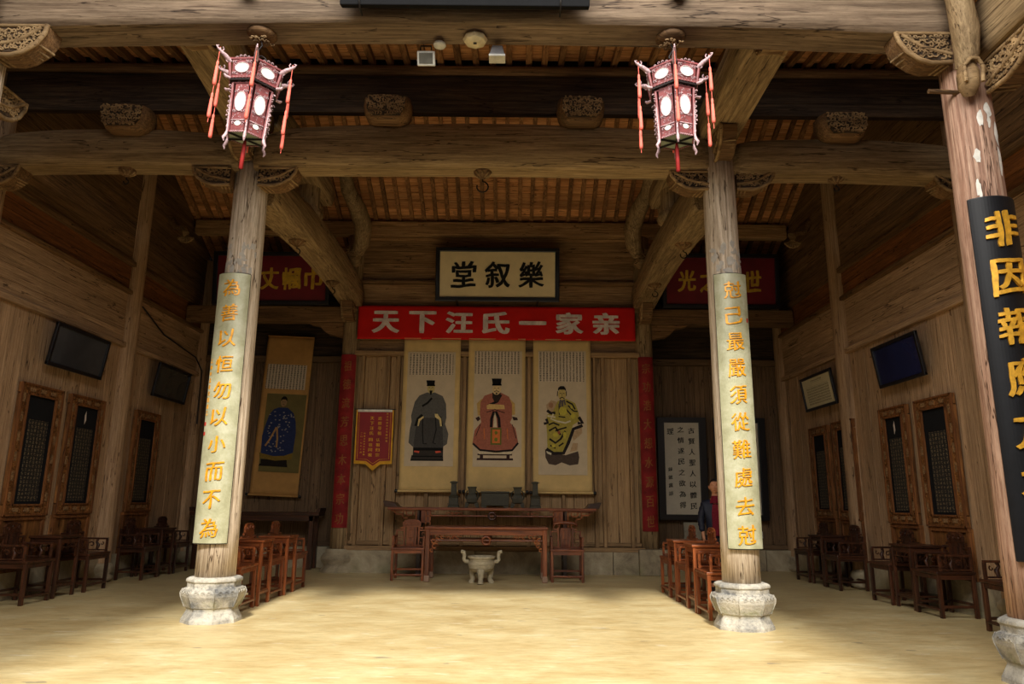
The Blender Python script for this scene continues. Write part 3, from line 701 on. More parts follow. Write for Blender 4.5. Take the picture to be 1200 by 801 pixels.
def silverm():
    t = NT('silvery_gilt_board'); p = t.pos(); n1 = t.noise(p, 6, 6, .65, .3); n2 = t.noise(p, 60, 3, .6)
    c = t.ramp(n1, [(.3, lin((150, 148, 116))), (.5, lin((172, 170, 138))), (.7, lin((190, 188, 162)))])
    c = t.mix(.35, c, t.ramp(n2, [(.35, (.8, .8, .75, 1)), (.6, (1, 1, 1, 1))]), 'MULTIPLY')
    t.l(c, t.b.inputs['Base Color']); t.b.inputs['Roughness'].default_value = .42; t.b.inputs['Metallic'].default_value = .12; t.bump(n2, .08, .005); return t.m
SILV = silverm()
def couplet(name, lab, x, y, rad, half, z0, z1, text, ztop, dz, w_, h_, mat, cmat, seal=None, wrap=True, exts=.012, bold=(.012, -.004)):
    t = thing(name, lab, 'couplet', (x, y, 0))
    b = arc_board(t, rad, half, z0, z1, .022, mat, BLACK)
    for i, ch in enumerate(text):
        mb = MB(); glyph(mb, ch, 0, ztop - dz * i, w_, h_, 0, exts, warp=.026, bold=bold, slope=.10, seed=i * 5 + len(name) + int(x * 3), wrap=rad + .022); o = mb.build('character', cmat, t)
    return t
RED = plain('seal_red', (168, 44, 34), .7)
ct = couplet('couplet_board', 'pale curved couplet board with gold brush characters on the left column', CL - .02, 8.38, .245, .19, .83, 3.90, '為善以恒勿以小而不為', 3.72, .303, .19, .20, SILV, PGOLD)
for z in (2.13, 2.02):
    mb = MB(); a = -.175 / .25
    mb.box((0, 0, 0), (.028, .006, .04), R(a) @ T(0, -.268, z)); mb.build('seal', RED, ct)
for i in range(9):
    mb = MB(); z = 2.85 - i * .075; a = -.165 / .25
    glyph(mb, '乙卯年孟春吉日書'[i % 8], 0, 0, .032, .05, 0, .003, seed=i); mb.v = [tuple((R(a) @ T(0, -.2675, z)) @ Vector(v)) for v in mb.v]; mb.build('small_character', PGOLD, ct)
ct2 = couplet('couplet_board', 'pale curved couplet board with gold characters on the column hiding the person', CR - .01, 8.22, .238, .19, .83, 3.90, '尅己最嚴須從難處去尅', 3.70, .303, .19, .20, SILV, PGOLD)
mb = MB(); mb.box((0, 0, 0), (.02, .006, .05), R(.17 / .25) @ T(0, -.263, 3.35)); mb.build('seal', RED, ct2)
BLK2 = plain('black_board_lacquer', (15, 15, 18), .5, 0, .3, .25, 12, .05)
couplet('couplet_board', 'glossy black couplet board with fat gold characters on the nearest right column', 4.01, 5.8, .225, .205, .9, 3.80, '非因報應方為善', 3.52, .41, .25, .29, BLK2, GOLD, exts=.02, bold=(.028, .014))
REDP = plain('faded_red_paper', (132, 34, 34), .75, 0, .2, .2, 5)
FGOLD = plain('faded_gold_ink', (138, 84, 34), .6, .1, .3, .2)
for X, nm, txt, hb in ((BL, 'left', '祖德流芳思木本宗功', .80), (BR, 'right', '宗功浩大想水源百世', .78)):
    t = thing('couplet_strip', 'faded red couplet strip with dull gold characters on the back column %s of the altar' % nm, 'couplet', (X, 14.05, 0))
    arc_board(t, .2, .155, hb, 4.09, .008, REDP, None, name='strip')
    for i, ch in enumerate(txt):
        mb = MB(); glyph(mb, ch, 0, 3.86 - i * .362, .15, .2, 0, .002, seed=i, wrap=.208); mb.build('character', FGOLD, t)

# ================================================================ PLAQUES AND BANNER
def plaque(name, lab, x, y, z, w_, h_, tilt, fieldm, charm, text, cw, chh, fw=.07, cat='plaque', border=None, warp=.025, sp=None, x_off=0, bold=(.035, .02)):
    """z is the bottom edge; leans forward by tilt"""
    t = thing(name, lab, cat, (x, y, z), rx=tilt)
    MB().box((0, 0, h_ / 2), (w_ - fw * .8, .03, h_ - fw * .8)).build('panel', fieldm, t)
    for nm, c, d in (('frame_bar', (0, -.02, fw / 2), (w_, .07, fw)), ('frame_bar', (0, -.02, h_ - fw / 2), (w_, .07, fw)), ('frame_bar', (-w_ / 2 + fw / 2, -.02, h_ / 2), (fw, .068, h_ - .01)), ('frame_bar', (w_ / 2 - fw / 2, -.02, h_ / 2), (fw, .068, h_ - .01))):
        MB().box(c, d).build(nm, BLACK, t, bevel=.012)
    if border:
        b = MB(); q = fw
        for c, d in (((0, -.018, q + .008), (w_ - 2 * q, .012, .014)), ((0, -.018, h_ - q - .008), (w_ - 2 * q, .012, .014)), ((-w_ / 2 + q + .008, -.018, h_ / 2), (.014, .012, h_ - 2 * q)), ((w_ / 2 - q - .008, -.018, h_ / 2), (.014, .012, h_ - 2 * q))):
            b.box(c, d)
        b.build('inner_border', border, t)
    sp = sp or w_ * .8 / len(text)
    for i, ch in enumerate(text):
        mb = MB(); glyph(mb, ch, x_off + (i - (len(text) - 1) / 2) * sp, h_ / 2, cw, chh, -.015, .015, warp=warp, bold=bold, slope=.05, seed=i * 2 + 3); mb.build('character', charm, t)
    return t
CREAM = plain('cream_plaque_field', (232, 214, 172), .6, 0, .3, .05, 3)
MAROON = plain('maroon_plaque_field', (112, 26, 34), .5, 0, .4, .12, 3)
plaque('name_plaque', 'cream plaque with three bold black characters high over the altar', -.30, 13.80, 5.17, 2.46, 1.08, radians(8), CREAM, INK, '堂叙樂', .47, .50, .085, sp=.67, bold=(.03, .015))
for x in (-1.1, .5): tag(MB().tube([(x, 13.97, 5.145), (x, 13.70, 5.15)], .022, 8).build('support_peg', darkw('y')), 'wooden peg carrying the cream plaque, ' + ('left' if x < 0 else 'right') + ' one', 'peg')
OGOLD = plain('olive_gold_paint', (206, 164, 44), .4, .2, .5, .15)
plaque('red_plaque', 'dark red plaque with gold characters half hidden behind the left column', -4.86, 14.02, 5.125, 2.36, 1.08, radians(7), MAROON, OGOLD, '夫丈幗巾', .34, .42, .085, sp=.44, x_off=.18)
plaque('red_plaque', 'dark red plaque with gold characters behind the right column', 4.20, 14.02, 5.125, 2.36, 1.12, radians(7), MAROON, OGOLD, '光之德世', .34, .42, .085, sp=.44, x_off=-.02)
t = thing('black_plaque', 'lower edge of a black framed plaque hanging on the eave beam at the top', 'plaque', (-.43, 5.47, 5.47), rx=radians(18))
MB().box((0, 0, .6), (2.04, .04, 1.1)).build('panel', BLACK, t)
DKF = plain('charcoal_frame_paint', (24, 24, 25), .85, 0, .1, .1)
for c, d in (((0, -.03, .03), (2.14, .09, .08)), ((0, -.03, 1.17), (2.14, .09, .08)), ((-1.03, -.03, .6), (.08, .09, 1.06)), ((1.03, -.03, .6), (.08, .09, 1.06)), ((0, -.05, .12), (2.04, .03, .03)), ((0, -.04, .17), (1.96, .02, .02))): MB().box(c, d).build('frame_bar', DKF, t, bevel=.008)
for x in (-.9, .82): MB().tube([(x, .03, -.06), (x, -.06, -.04), (x, -.09, .02), (x, -.075, .07)], .008, 6).build('hook', IRON, t)
# red cloth banner
BAN = plain('red_banner_cloth', (204, 28, 22), .75, 0, .2, .07, 2)
t = thing('banner', 'long bright red cloth banner with white characters above the three portrait scrolls', 'banner', (-.31, 13.84, 4.40))
def cloth(w_, h_, nx, nz, amp, seed, sag=0):
    vs_ = []; fs = []
    for j in range(nz + 1):
        for i in range(nx + 1):
            x = (i / nx - .5) * w_; z = j / nz * h_
            y = amp * (noise.noise(Vector((x * 1.6, z * 2, seed))) + .6 * noise.noise(Vector((x * 4 + z * 3, z * 3, seed + 4))))
            vs_.append((x, y, z - sag * (1 - (2 * x / w_) ** 2)))
    for j in range(nz):
        for i in range(nx): a = j * (nx + 1) + i; fs.append((a, a + 1, a + nx + 2, a + nx + 1))
    return MB().add(vs_, fs, None, True)
def solid(o, th=.003):
    m = o.modifiers.new('thickness', 'SOLIDIFY'); m.thickness = th; m.offset = 1; return o
solid(cloth(5.48, .68, 110, 14, .014, 2).build('cloth', BAN, t))
WH = plain('white_banner_print', (222, 208, 206), .8)
for i, ch in enumerate('天下汪氏一家亲'):
    mb = MB(); glyph(mb, ch, (-.01 + (i - 3) * .725), .345, .50, .42, -.018, .003, warp=0, bold=(.045, .03), slope=0); mb.build('character', WH, t)

# ================================================================ SCROLLS
SILK = plain('yellow_silk_mount', (206, 176, 118), .8, 0, .2, .06, 4)
SILK2 = plain('brown_silk_mount', (186, 140, 80), .8, 0, .2, .08, 4)
RICE = plain('aged_rice_paper', (196, 178, 150), .85, 0, .2, .05, 5)
OLIVE = plain('olive_painted_paper', (112, 100, 58), .85, 0, .2, .08, 5)
TXT = textm('small_ink_writing', (204, 186, 158), (70, 60, 50), 15.5, 30, thr=.42)
def col(c): return plain('paint_%d_%d_%d' % c, c, .85, 0, .15, .1, 30)
def sheet(poly, y, z_off=0): return None
def fig(parent, name, c, shapes, y, sx, ox, oz):
    """flat painted shapes; px coordinates of a portrait turned into metres"""
    mb = MB()
    for s in shapes:
        if s[0] == 'e':
            _, cx, cy, rx, ry = s; P = [(cx + rx * cos(a), cy + ry * sin(a)) for a in [i * pi / 10 for i in range(20)]]
        elif s[0] == 'l':
            _, pts, w_ = s; P = []; q = pts
            L = []; Rr = []
            for i, (x, yy) in enumerate(q):
                a = q[max(i - 1, 0)]; b = q[min(i + 1, len(q) - 1)]; dx, dy = b[0] - a[0], b[1] - a[1]; m = sqrt(dx * dx + dy * dy) or 1
                L.append((x - dy / m * w_, yy + dx / m * w_)); Rr.append((x + dy / m * w_, yy - dx / m * w_))
            n = len(q); V = L + Rr
            mb.add([((x - ox) * sx, y, (oz - yy) * sx) for x, yy in V], [(i, i + 1, n + i + 1, n + i) for i in range(n - 1)]); continue
        else: P = s
        mb.add([((x - ox) * sx, y, (oz - yy) * sx) for x, yy in P], [tuple(range(len(P)))])
    return mb.build(name, col(c), parent)
def scroll(lab, x, y, ztop, w_, h_, silk, inner, txt, body, paintm, tilt=0, lean=0):
    t = thing('portrait_scroll', lab, 'scroll', (x, y, ztop)); t.rotation_euler = (tilt, lean, 0)
    o = cloth(w_, h_, 16, 30, .006, x); o.v = [(a, b, c - h_) for a, b, c in o.v]; solid(o.build('silk_mount', silk, t), .003)
    MB().tube([(-w_ / 2 - .02, -.01, -h_), (w_ / 2 + .02, -.01, -h_)], .022, 10).build('roller', silk, t)
    for s in (-1, 1): MB().lathe([(.02, 0), (.032, .01), (.032, .05), (.02, .06)], 10, T(w_ / 2 + .012 if s > 0 else -w_ / 2 - .072, -.01, -h_) @ R(pi / 2, 'Y')).build('roller_knob', BLACK, t)
    MB().tube([(-w_ / 2, -.01, 0), (w_ / 2, -.01, 0)], .012, 8).build('top_rod', silk, t)
    x0, x1, za, zb = inner; MB().box(((x0 + x1) / 2, -.012, (za + zb) / 2), (x1 - x0, .003, zb - za)).build('painting', paintm, t)
    x0, x1, za, zb = txt; MB().box(((x0 + x1) / 2, -.0155, (za + zb) / 2), (x1 - x0, .003, zb - za)).build('inscription', TXT, t)
    return t
K = .003824
def mk(cx, x, ztop=4.41): return lambda: None
# seated man in grey
t = scroll('portrait scroll of a seated man in a dark grey robe, left of three', -1.56, 13.86, 4.42, 1.11, 2.94, SILK, (-.47, .46, -2.48, -.27), (-.43, .42, -.72, -.31), None, RICE)
F = lambda n, c, s, l, ox, : fig(t, n, c, s, -.015 - .0012 * l, K, ox, 12)
O = 180
F('chair_shape', (56, 52, 48), [[(88, 634), (94, 606), (250, 606), (252, 634)], [(100, 606), (100, 560), (250, 560), (250, 606)]], 1, O)
F('robe', (92, 90, 86), [[(160, 292), (200, 292), (240, 310), (258, 350), (262, 420), (256, 450), (274, 500), (268, 550), (240, 570), (104, 570), (76, 545), (80, 480), (88, 440), (84, 410), (100, 340), (122, 308)]], 2, O)
F('robe_lap', (70, 68, 66), [[(110, 470), (130, 420), (220, 420), (244, 470), (250, 560), (246, 580), (104, 580), (102, 540)]], 3, O)
F('robe_trim', (26, 24, 24), [('l', [(186, 320), (165, 345), (138, 362)], 5), ('l', [(140, 405), (118, 425), (108, 462)], 6), ('l', [(205, 400), (232, 420), (240, 462)], 6), ('l', [(142, 408), (145, 500), (150, 550), (166, 550)], 2.5), ('l', [(206, 408), (212, 480), (198, 545), (212, 550)], 2.5), ('l', [(100, 576), (250, 576)], 7), ('l', [(90, 630), (252, 630)], 3), ('l', [(96, 612), (246, 612)], 3)], 4, O)
F('hand', (212, 190, 130), [[(118, 462), (122, 428), (146, 412), (148, 420), (130, 436), (124, 462)]], 5, O)
F('hand', (212, 190, 130), [[(202, 400), (216, 400), (236, 425), (240, 462), (232, 462), (226, 430), (206, 418)]], 5, O)
F('shoes', (206, 92, 70), [[(104, 590), (108, 584), (132, 586), (130, 596)], [(210, 586), (236, 584), (240, 592), (214, 596)]], 5, O)
F('face', (188, 170, 112), [('e', 180, 272, 19, 26)], 5, O)
F('hat', (20, 20, 20), [[(160, 256), (155, 230), (199, 230), (197, 256)], ('l', [(158, 256), (200, 256)], 4), ('l', [(168, 268), (176, 267)], 1.2), ('l', [(184, 267), (192, 268)], 1.2), [(172, 284), (188, 284), (184, 300), (180, 306), (175, 300)], ('l', [(180, 270), (179, 278)], .8), ('l', [(173, 282), (187, 282)], 1.3)], 6, O)
# seated man in russet
t = scroll('portrait scroll of a seated man in a russet robe, middle of three', -.29, 13.86, 4.42, 1.11, 2.94, SILK, (-.44, .49, -2.48, -.24), (-.43, .44, -.70, -.25), None, RICE)
O = 183
F('chair_shape', (60, 42, 40), [[(88, 628), (90, 618), (268, 618), (270, 628)], [(92, 604), (264, 604), (264, 596), (92, 596)], [(104, 604), (104, 618), (120, 618), (120, 604)], [(236, 604), (236, 618), (252, 618), (252, 604)], [(78, 420), (96, 410), (104, 425), (90, 436)], [(262, 410), (288, 415), (292, 428), (270, 430)]], 1, O)
F('tiger_skin', (190, 156, 92), [[(84, 345), (110, 320), (118, 400), (90, 408)], [(250, 320), (276, 345), (278, 400), (256, 404)]], 2, O)
F('robe', (160, 98, 80), [[(160, 292), (206, 290), (246, 310), (262, 350), (262, 420), (252, 440), (280, 470), (294, 540), (262, 578), (186, 584), (104, 578), (66, 545), (76, 480), (108, 440), (100, 400), (102, 340), (122, 306)]], 3, O)
F('robe_hem', (34, 28, 30), [('l', [(68, 546), (104, 578), (184, 586), (264, 578), (294, 542)], 5), ('l', [(206, 300), (188, 335), (140, 356)], 6), ('l', [(172, 385), (160, 420), (158, 465)], 7), ('l', [(180, 385), (196, 420), (200, 466)], 7), ('l', [(104, 450), (82, 510)], 1.6), ('l', [(264, 450), (284, 520)], 1.6), ('l', [(134, 390), (176, 376), (226, 392)], 1.8)], 4, O)
F('underrobe', (206, 190, 160), [[(172, 392), (180, 392), (188, 465), (168, 465)], [(90, 585), (266, 585), (258, 598), (100, 598)]], 4, O)
F('tablet', (208, 172, 110), [[(134, 356), (146, 348), (222, 352), (226, 374), (136, 374)]], 5, O)
F('apron', (98, 104, 48), [[(156, 468), (210, 468), (210, 552), (156, 552)]], 5, O)
F('apron_center', (206, 116, 62), [[(164, 476), (203, 476), (203, 544), (164, 544)], ('l', [(122, 470), (126, 525)], 2), ('l', [(238, 470), (242, 525)], 2)], 6, O)
F('apron_pattern', (120, 120, 50), [('e', 183, 492, 8, 9), ('e', 183, 526, 9, 10)], 7, O)
F('beard', (52, 42, 36), [[(162, 290), (204, 290), (202, 318), (188, 338), (172, 336), (162, 316)]], 5, O)
F('face', (212, 184, 134), [('e', 183, 274, 22, 27)], 6, O)
F('hat', (20, 20, 20), [[(164, 254), (158, 218), (208, 218), (204, 254)], ('l', [(160, 250), (208, 250)], 4), ('l', [(170, 268), (178, 266)], 1.2), ('l', [(188, 266), (196, 268)], 1.2), ('l', [(170, 286), (183, 280), (196, 286)], 1.6), ('l', [(183, 268), (182, 277)], .8), [(177, 290), (189, 290), (183, 302)]], 7, O)
# seated man in yellow and black
t = scroll('portrait scroll of a bearded man in a yellow and black robe, right of three', .98, 13.86, 4.42, 1.12, 2.95, SILK, (-.46, .47, -2.62, -.23), (-.46, .43, -.84, -.25), None, RICE)
O = 185
F('rock', (78, 66, 58), [[(98, 570), (130, 590), (200, 600), (262, 580), (268, 610), (262, 644), (220, 650), (180, 636), (150, 650), (116, 644), (100, 612)]], 1, O)
F('cloak', (178, 150, 116), [[(104, 350), (130, 325), (160, 335), (155, 400), (110, 380)], [(232, 490), (282, 455), (284, 490), (240, 530)], [(236, 540), (262, 540), (258, 576), (222, 584)]], 1, O)
F('robe', (166, 152, 72), [[(162, 330), (205, 318), (250, 340), (268, 390), (270, 430), (238, 450), (200, 560), (180, 598), (110, 578), (108, 500), (104, 440), (108, 400), (140, 380)]], 2, O)
F('robe_black', (40, 34, 34), [('l', [(150, 390), (128, 392), (108, 378)], 7), ('l', [(92, 445), (112, 440), (104, 420)], 7), ('l', [(262, 440), (286, 440), (268, 410)], 8), ('l', [(286, 452), (240, 470), (214, 540), (190, 590), (140, 592), (104, 570)], 8), ('l', [(205, 330), (235, 345), (250, 372)], 4), ('l', [(214, 352), (242, 380), (262, 382)], 3.5), ('l', [(205, 372), (230, 400)], 3.5), ('l', [(118, 480), (150, 462), (176, 500)], 5), ('l', [(120, 520), (150, 540), (176, 520), (200, 480)], 5), ('l', [(150, 480), (178, 470), (206, 462)], 4), ('l', [(116, 450), (140, 440), (170, 452)], 4), ('l', [(124, 552), (150, 566)], 4), ('l', [(166, 556), (190, 540)], 4), ('l', [(166, 408), (200, 412)], 3), ('l', [(168, 345), (170, 400)], 2.5)], 3, O)
F('robe_ochre', (190, 176, 70), [('e', 188, 380, 20, 22), ('e', 150, 500, 13, 12), ('e', 196, 500, 8, 16), ('e', 140, 555, 9, 8), ('e', 240, 405, 12, 14), ('e', 232, 360, 6, 8)], 4, O)
F('red_patch', (150, 84, 60), [('e', 168, 488, 7, 9)], 5, O)
F('sleeve_patch', (160, 120, 90), [('e', 128, 352, 12, 14)], 5, O)
F('belt', (206, 196, 170), [('l', [(140, 395), (128, 420), (160, 432), (200, 440), (226, 430)], 4), ('l', [(110, 405), (150, 412)], 4), [(104, 580), (130, 590), (128, 600), (108, 592)]], 5, O)
F('beard', (92, 84, 82), [('l', [(178, 320), (172, 350), (176, 362)], 5), ('l', [(194, 322), (200, 350)], 4), ('l', [(186, 322), (186, 358)], 5)], 6, O)
F('face', (190, 168, 104), [('e', 184, 296, 20, 30)], 7, O)
F('cap', (30, 26, 26), [[(163, 278), (165, 262), (176, 254), (194, 254), (202, 264), (205, 280), (196, 272), (172, 272)], ('l', [(162, 280), (160, 306)], 2), ('l', [(206, 280), (206, 304)], 2), ('l', [(172, 292), (181, 291)], 1.5), ('l', [(188, 291), (197, 292)], 1.5), ('l', [(172, 318), (184, 310), (196, 318)], 2.4), ('l', [(184, 294), (183, 304)], .8)], 8, O)
# left bay scroll: woman in blue (crop scale 3.81)
t = scroll('portrait scroll of a figure in a blue patterned robe, hanging askew in the left bay', -4.66, 14.87, 4.66, .98, 3.28, SILK2, (-.36, .46, -2.82, -1.22), (-.42, .40, -1.12, -.60), None, OLIVE, 0, radians(2.2))
def F(n, c, s, l, ox): return fig(t, n, c, s, -.015 - .0012 * l, .00445, ox, 48)
O = 170
F('stool', (36, 30, 26), [[(88, 656), (92, 645), (218, 645), (220, 657)], [(96, 645), (94, 625), (214, 625), (216, 645)]], 1, O)
F('robe_hem', (128, 104, 44), [[(84, 596), (238, 596), (234, 622), (160, 630), (88, 620)]], 2, O)
F('robe', (44, 54, 92), [[(150, 386), (192, 386), (222, 410), (236, 450), (242, 500), (238, 590), (200, 606), (150, 610), (92, 598), (88, 520), (100, 460), (110, 420), (128, 396)]], 3, O)
rq = random.Random(9)
F('robe_pattern', (146, 142, 136), [('e', x, y_, rq.uniform(3, 5), rq.uniform(2, 3)) for x, y_ in [(rq.uniform(112, 224) , rq.uniform(405, 590)) for _ in range(60)]], 4, O)
F('ribbon', (170, 132, 84), [('l', [(150, 478), (128, 530), (108, 565)], 4), ('l', [(152, 478), (160, 530), (160, 570)], 4)], 5, O)
F('face', (150, 120, 84), [('e', 171, 362, 14, 20)], 5, O)
F('hair', (26, 22, 20), [[(157, 356), (158, 342), (168, 333), (178, 334), (186, 344), (186, 356), (178, 348), (164, 348)], ('l', [(164, 360), (169, 360)], 1), ('l', [(174, 360), (179, 360)], 1), ('l', [(168, 372), (174, 372)], 1)], 6, O)

# red pennant
t = thing('pennant', 'small red pennant with yellow fringe and gold characters on the wall beside the left scroll', 'pennant', (-2.62, 13.85, 3.0))
PR = plain('deep_red_satin', (140, 14, 14), .5, 0, .4, .08, 3); YE = plain('yellow_fringe', (214, 158, 30), .7)
out = [(-.34, 0), (.34, 0), (.34, -1.0), (.12, -1.0), (0, -1.07), (-.12, -1.0), (-.34, -1.0)]
MB().prism([(-.36, 0), (.36, 0), (.36, -1.02), (.14, -1.03), (0, -1.15), (-.14, -1.03), (-.36, -1.02)], -.004, .004).build('fringe', YE, t)
MB().prism([(-.33, 0), (.33, 0), (.33, -.96), (.13, -.97), (0, -1.06), (-.13, -.97), (-.33, -.96)], -.009, -.004).build('cloth', PR, t)
MB().tube([(-.30, -.012, 0), (-.30, -.012, -.93), (-.12, -.012, -.94), (0, -.012, -1.02), (.12, -.012, -.94), (.30, -.012, -.93), (.30, -.012, 0)], .005, 4).build('border_cord', YE, t)
MB().box((0, -.013, -.015), (.66, .012, .045)).build('header', WHITEP, t); MB().tube([(-.4, -.01, .015), (.4, -.01, .015)], .009, 6).build('rod', BLACK, t)
for cx, txt, z0, dz, s in ((.10, '追根寻祖', -.16, .095, .072), (.08, '认祖归宗', -.57, .095, .072), (-.05, '天下汪氏', -.16, .095, .072), (-.06, '同祖同根', -.57, .095, .072), (.24, '贺汪氏宗亲会寻根问祖', -.07, .058, .036), (-.18, '安徽汪氏宗亲会敬赠', -.45, .05, .032), (-.24, '二〇一七年十月', -.45, .06, .032)):
    for i, ch in enumerate(txt):
        if ch == '〇': ch = '口'
        mb = MB(); glyph(mb, ch, cx, z0 - i * dz, s, s * .9, -.009, .002, warp=0, bold=(.03, .01), slope=0); mb.build('character', YE, t)

# black framed calligraphy in the right bay
def calli(lab, x, w_, h_, z, cols_):
    t = thing('framed_calligraphy', lab, 'picture', (x, 14.86, z), rx=radians(2))
    MB().box((0, 0, h_ / 2), (w_ - .1, .02, h_ - .1)).build('backing_board', BLACK, t)
    MB().box((0, -.012, h_ / 2), (w_ - .30, .006, h_ - .22)).build('paper', plain('white_calligraphy_paper', (196, 186, 166), .8, 0, .2, .04), t)
    for c, d in (((0, -.015, .05), (w_, .05, .1)), ((0, -.015, h_ - .05), (w_, .05, .1)), ((-w_ / 2 + .07, -.015, h_ / 2), (.14, .048, h_ - .02)), ((w_ / 2 - .07, -.015, h_ / 2), (.14, .048, h_ - .02))): MB().box(c, d).build('frame_bar', BLACK, t, bevel=.008)
    for cx, txt, z0, dz, s in cols_:
        for i, ch in enumerate(txt):
            mb = MB(); glyph(mb, ch, cx, z0 - i * dz, s, s * .95, -.015, .002, warp=.03, bold=(.025, .01), slope=.1, seed=i); mb.build('character', INK, t)
calli('black framed calligraphy with three columns of brush writing in the right bay', 3.48, 1.0, 2.05, .97, ((.20, '古賢人聖人以體民', 1.78, .215, .125), (-.02, '之情遂民之欲為得', 1.80, .215, .125), (-.23, '理', 1.76, .2, .13), (-.25, '錄戴震語', 1.0, .16, .085)))
calli('black framed calligraphy mostly hidden behind the right couplet column', 4.66, 1.06, 2.05, .97, ((.22, '非道不行修身', 1.7, .26, .13), (-.05, '以敬齊家以和', 1.7, .22, .13)))
tag(MB().box((0, 0, 0), (.34, .02, .42), T(3.62, 14.8, .72)).build('paper_sheet', plain('grey_paper', (150, 142, 124), .8)), 'plain pale sheet low on the wall under the framed calligraphy', 'paper')

# ================================================================ SIDE WALL FRAMES
MATTE = plain('matte_black_tablet', (26, 26, 28), .85, 0, .15, .1)
GOLDTX = textm('gold_carved_writing', (20, 20, 22), (118, 104, 78), 15, 19, thr=.5)
def carved_frame(lab, s, y0, y1, z0, z1, X, marks=0):
    """s=-1 on the left wall. Black tablet with gilt writing in a carved frame; carved door panel below"""
    w_ = y1 - y0; h_ = z1 - z0
    t = thing('tablet_frame', lab, 'tablet', (X, (y0 + y1) / 2, z0)); t.rotation_euler = (0, 0, pi / 2 if s < 0 else -pi / 2)
    fw = .135
    MB().box((0, -.02, h_ / 2), (w_ - .2, .03, h_ - .2)).build('tablet', MATTE, t)
    MB().box((-.0 if s > 0 else .02, -.037, h_ * .42), (w_ * .46, .004, h_ * .62)).build('gilt_writing', GOLDTX, t)
    for c, d in (((0, -.03, .07), (w_, .05, .14)), ((0, -.03, h_ - .07), (w_, .05, .14)), ((-w_ / 2 + fw / 2, -.03, h_ / 2), (fw, .05, h_ - .3)), ((w_ / 2 - fw / 2, -.03, h_ / 2), (fw, .05, h_ - .3))): MB().box(c, d).build('frame_bar', framew(), t, bevel=.006)
    e = MB()
    for a, b, cc in ((w_ / 2, 0, 0), (w_ / 2 - fw, .13, 0)):
        e.box((0, -.06, b + .012), (2 * a, .03, .024)); e.box((0, -.06, h_ - b - .012), (2 * a, .03, .024)); e.box((-a + .01, -.06, h_ / 2), (.022, .03, h_ - 2 * b)); e.box((a - .01, -.06, h_ / 2), (.022, .03, h_ - 2 * b))
    e.build('moulding', orangew('z'), t)
    c = MB(); sd_ = int(y0 * 10)
    for pl in ([(-w_ / 2 + .02, .1), (-w_ / 2 + .12, .1), (-w_ / 2 + .12, h_ - .1), (-w_ / 2 + .02, h_ - .1)], [(w_ / 2 - .12, .1), (w_ / 2 - .02, .1), (w_ / 2 - .02, h_ - .1), (w_ / 2 - .12, h_ - .1)]): scroll_relief(c, pl, -.06, 46, .008, .022, .04, sd_, None)
    for zz in (.02, h_ - .145): scroll_relief(c, [(-w_ / 2 + .03, zz), (w_ / 2 - .03, zz), (w_ / 2 - .03, zz + .125), (-w_ / 2 + .03, zz + .125)], -.06, 22, .008, .02, .04, sd_ + 1, None)
    c.build('carving', framew(), t); c.sm = []
    m = MB(); rn = random.Random(sd_)
    for k in range(6):
        z = .25 + (h_ - .45) * k / 5
        for xx in (-w_ / 2 + .068, w_ / 2 - .068): m.box((xx, -.058, z), (.04, .02, .12))
    for xx in (-w_ * .25, 0, w_ * .25):
        for z in (.08, h_ - .08): m.box((xx, -.058, z), (.1, .02, .05))
    m.build('figure_plaquettes', plain('pale_carved_wood', (132, 100, 66), .7, 0, .3, .45, 40, .5), t)
    if marks: MB().add([(-.03, -.042, h_ * .84), (0, -.042, h_ * .88), (.02, -.042, h_ * .80), (-.02, -.042, h_ * .76)], [(0, 1, 2, 3)]).build('scratch', plain('pale_chip', (220, 205, 190), .7), t)
    # lower panel
    MB().box((0, .0, -.36), (w_ - .02, .04, .70)).build('door_panel', framew(), t)
    MB().box((0, -.03, -.03), (w_, .04, .05)).build('panel_rail', orangew('x'), t); MB().box((0, -.03, -.69), (w_, .04, .05)).build('panel_rail', orangew('x'), t)
    for xx in (-w_ / 2 + .025, w_ / 2 - .025): MB().box((xx, -.03, -.36), (.05, .04, .62)).build('panel_stile', orangew('z'), t)
    return t
wd = ('nearest', 'second nearest', 'third along', 'farthest')
for i, (a, b, z0, z1) in enumerate(((9.50, 10.40, 1.06, 2.81), (10.60, 11.50, 1.07, 2.81), (12.50, 13.36, 1.08, 2.81))):
    carved_frame('carved frame with black tablet on the left wall, ' + ('nearest of the three', 'second, with a bright mark', 'third, beyond the wall post')[i], -1, a, b, z0, z1, XL - .012, i == 1)
for i, (a, b, z0, z1) in enumerate(((9.12, 9.98, 1.03, 2.71), (10.2, 10.97, 1.04, 2.71), (11.86, 12.62, 1.05, 2.69), (12.8, 13.6, 1.06, 2.68))):
    carved_frame('carved frame with black tablet on the right wall, ' + ('nearest of the four', 'second, with a bright chip', 'third, beyond the post', 'farthest, near the corner')[i], 1, a, b, z0, z1, XR + .012, i == 1)
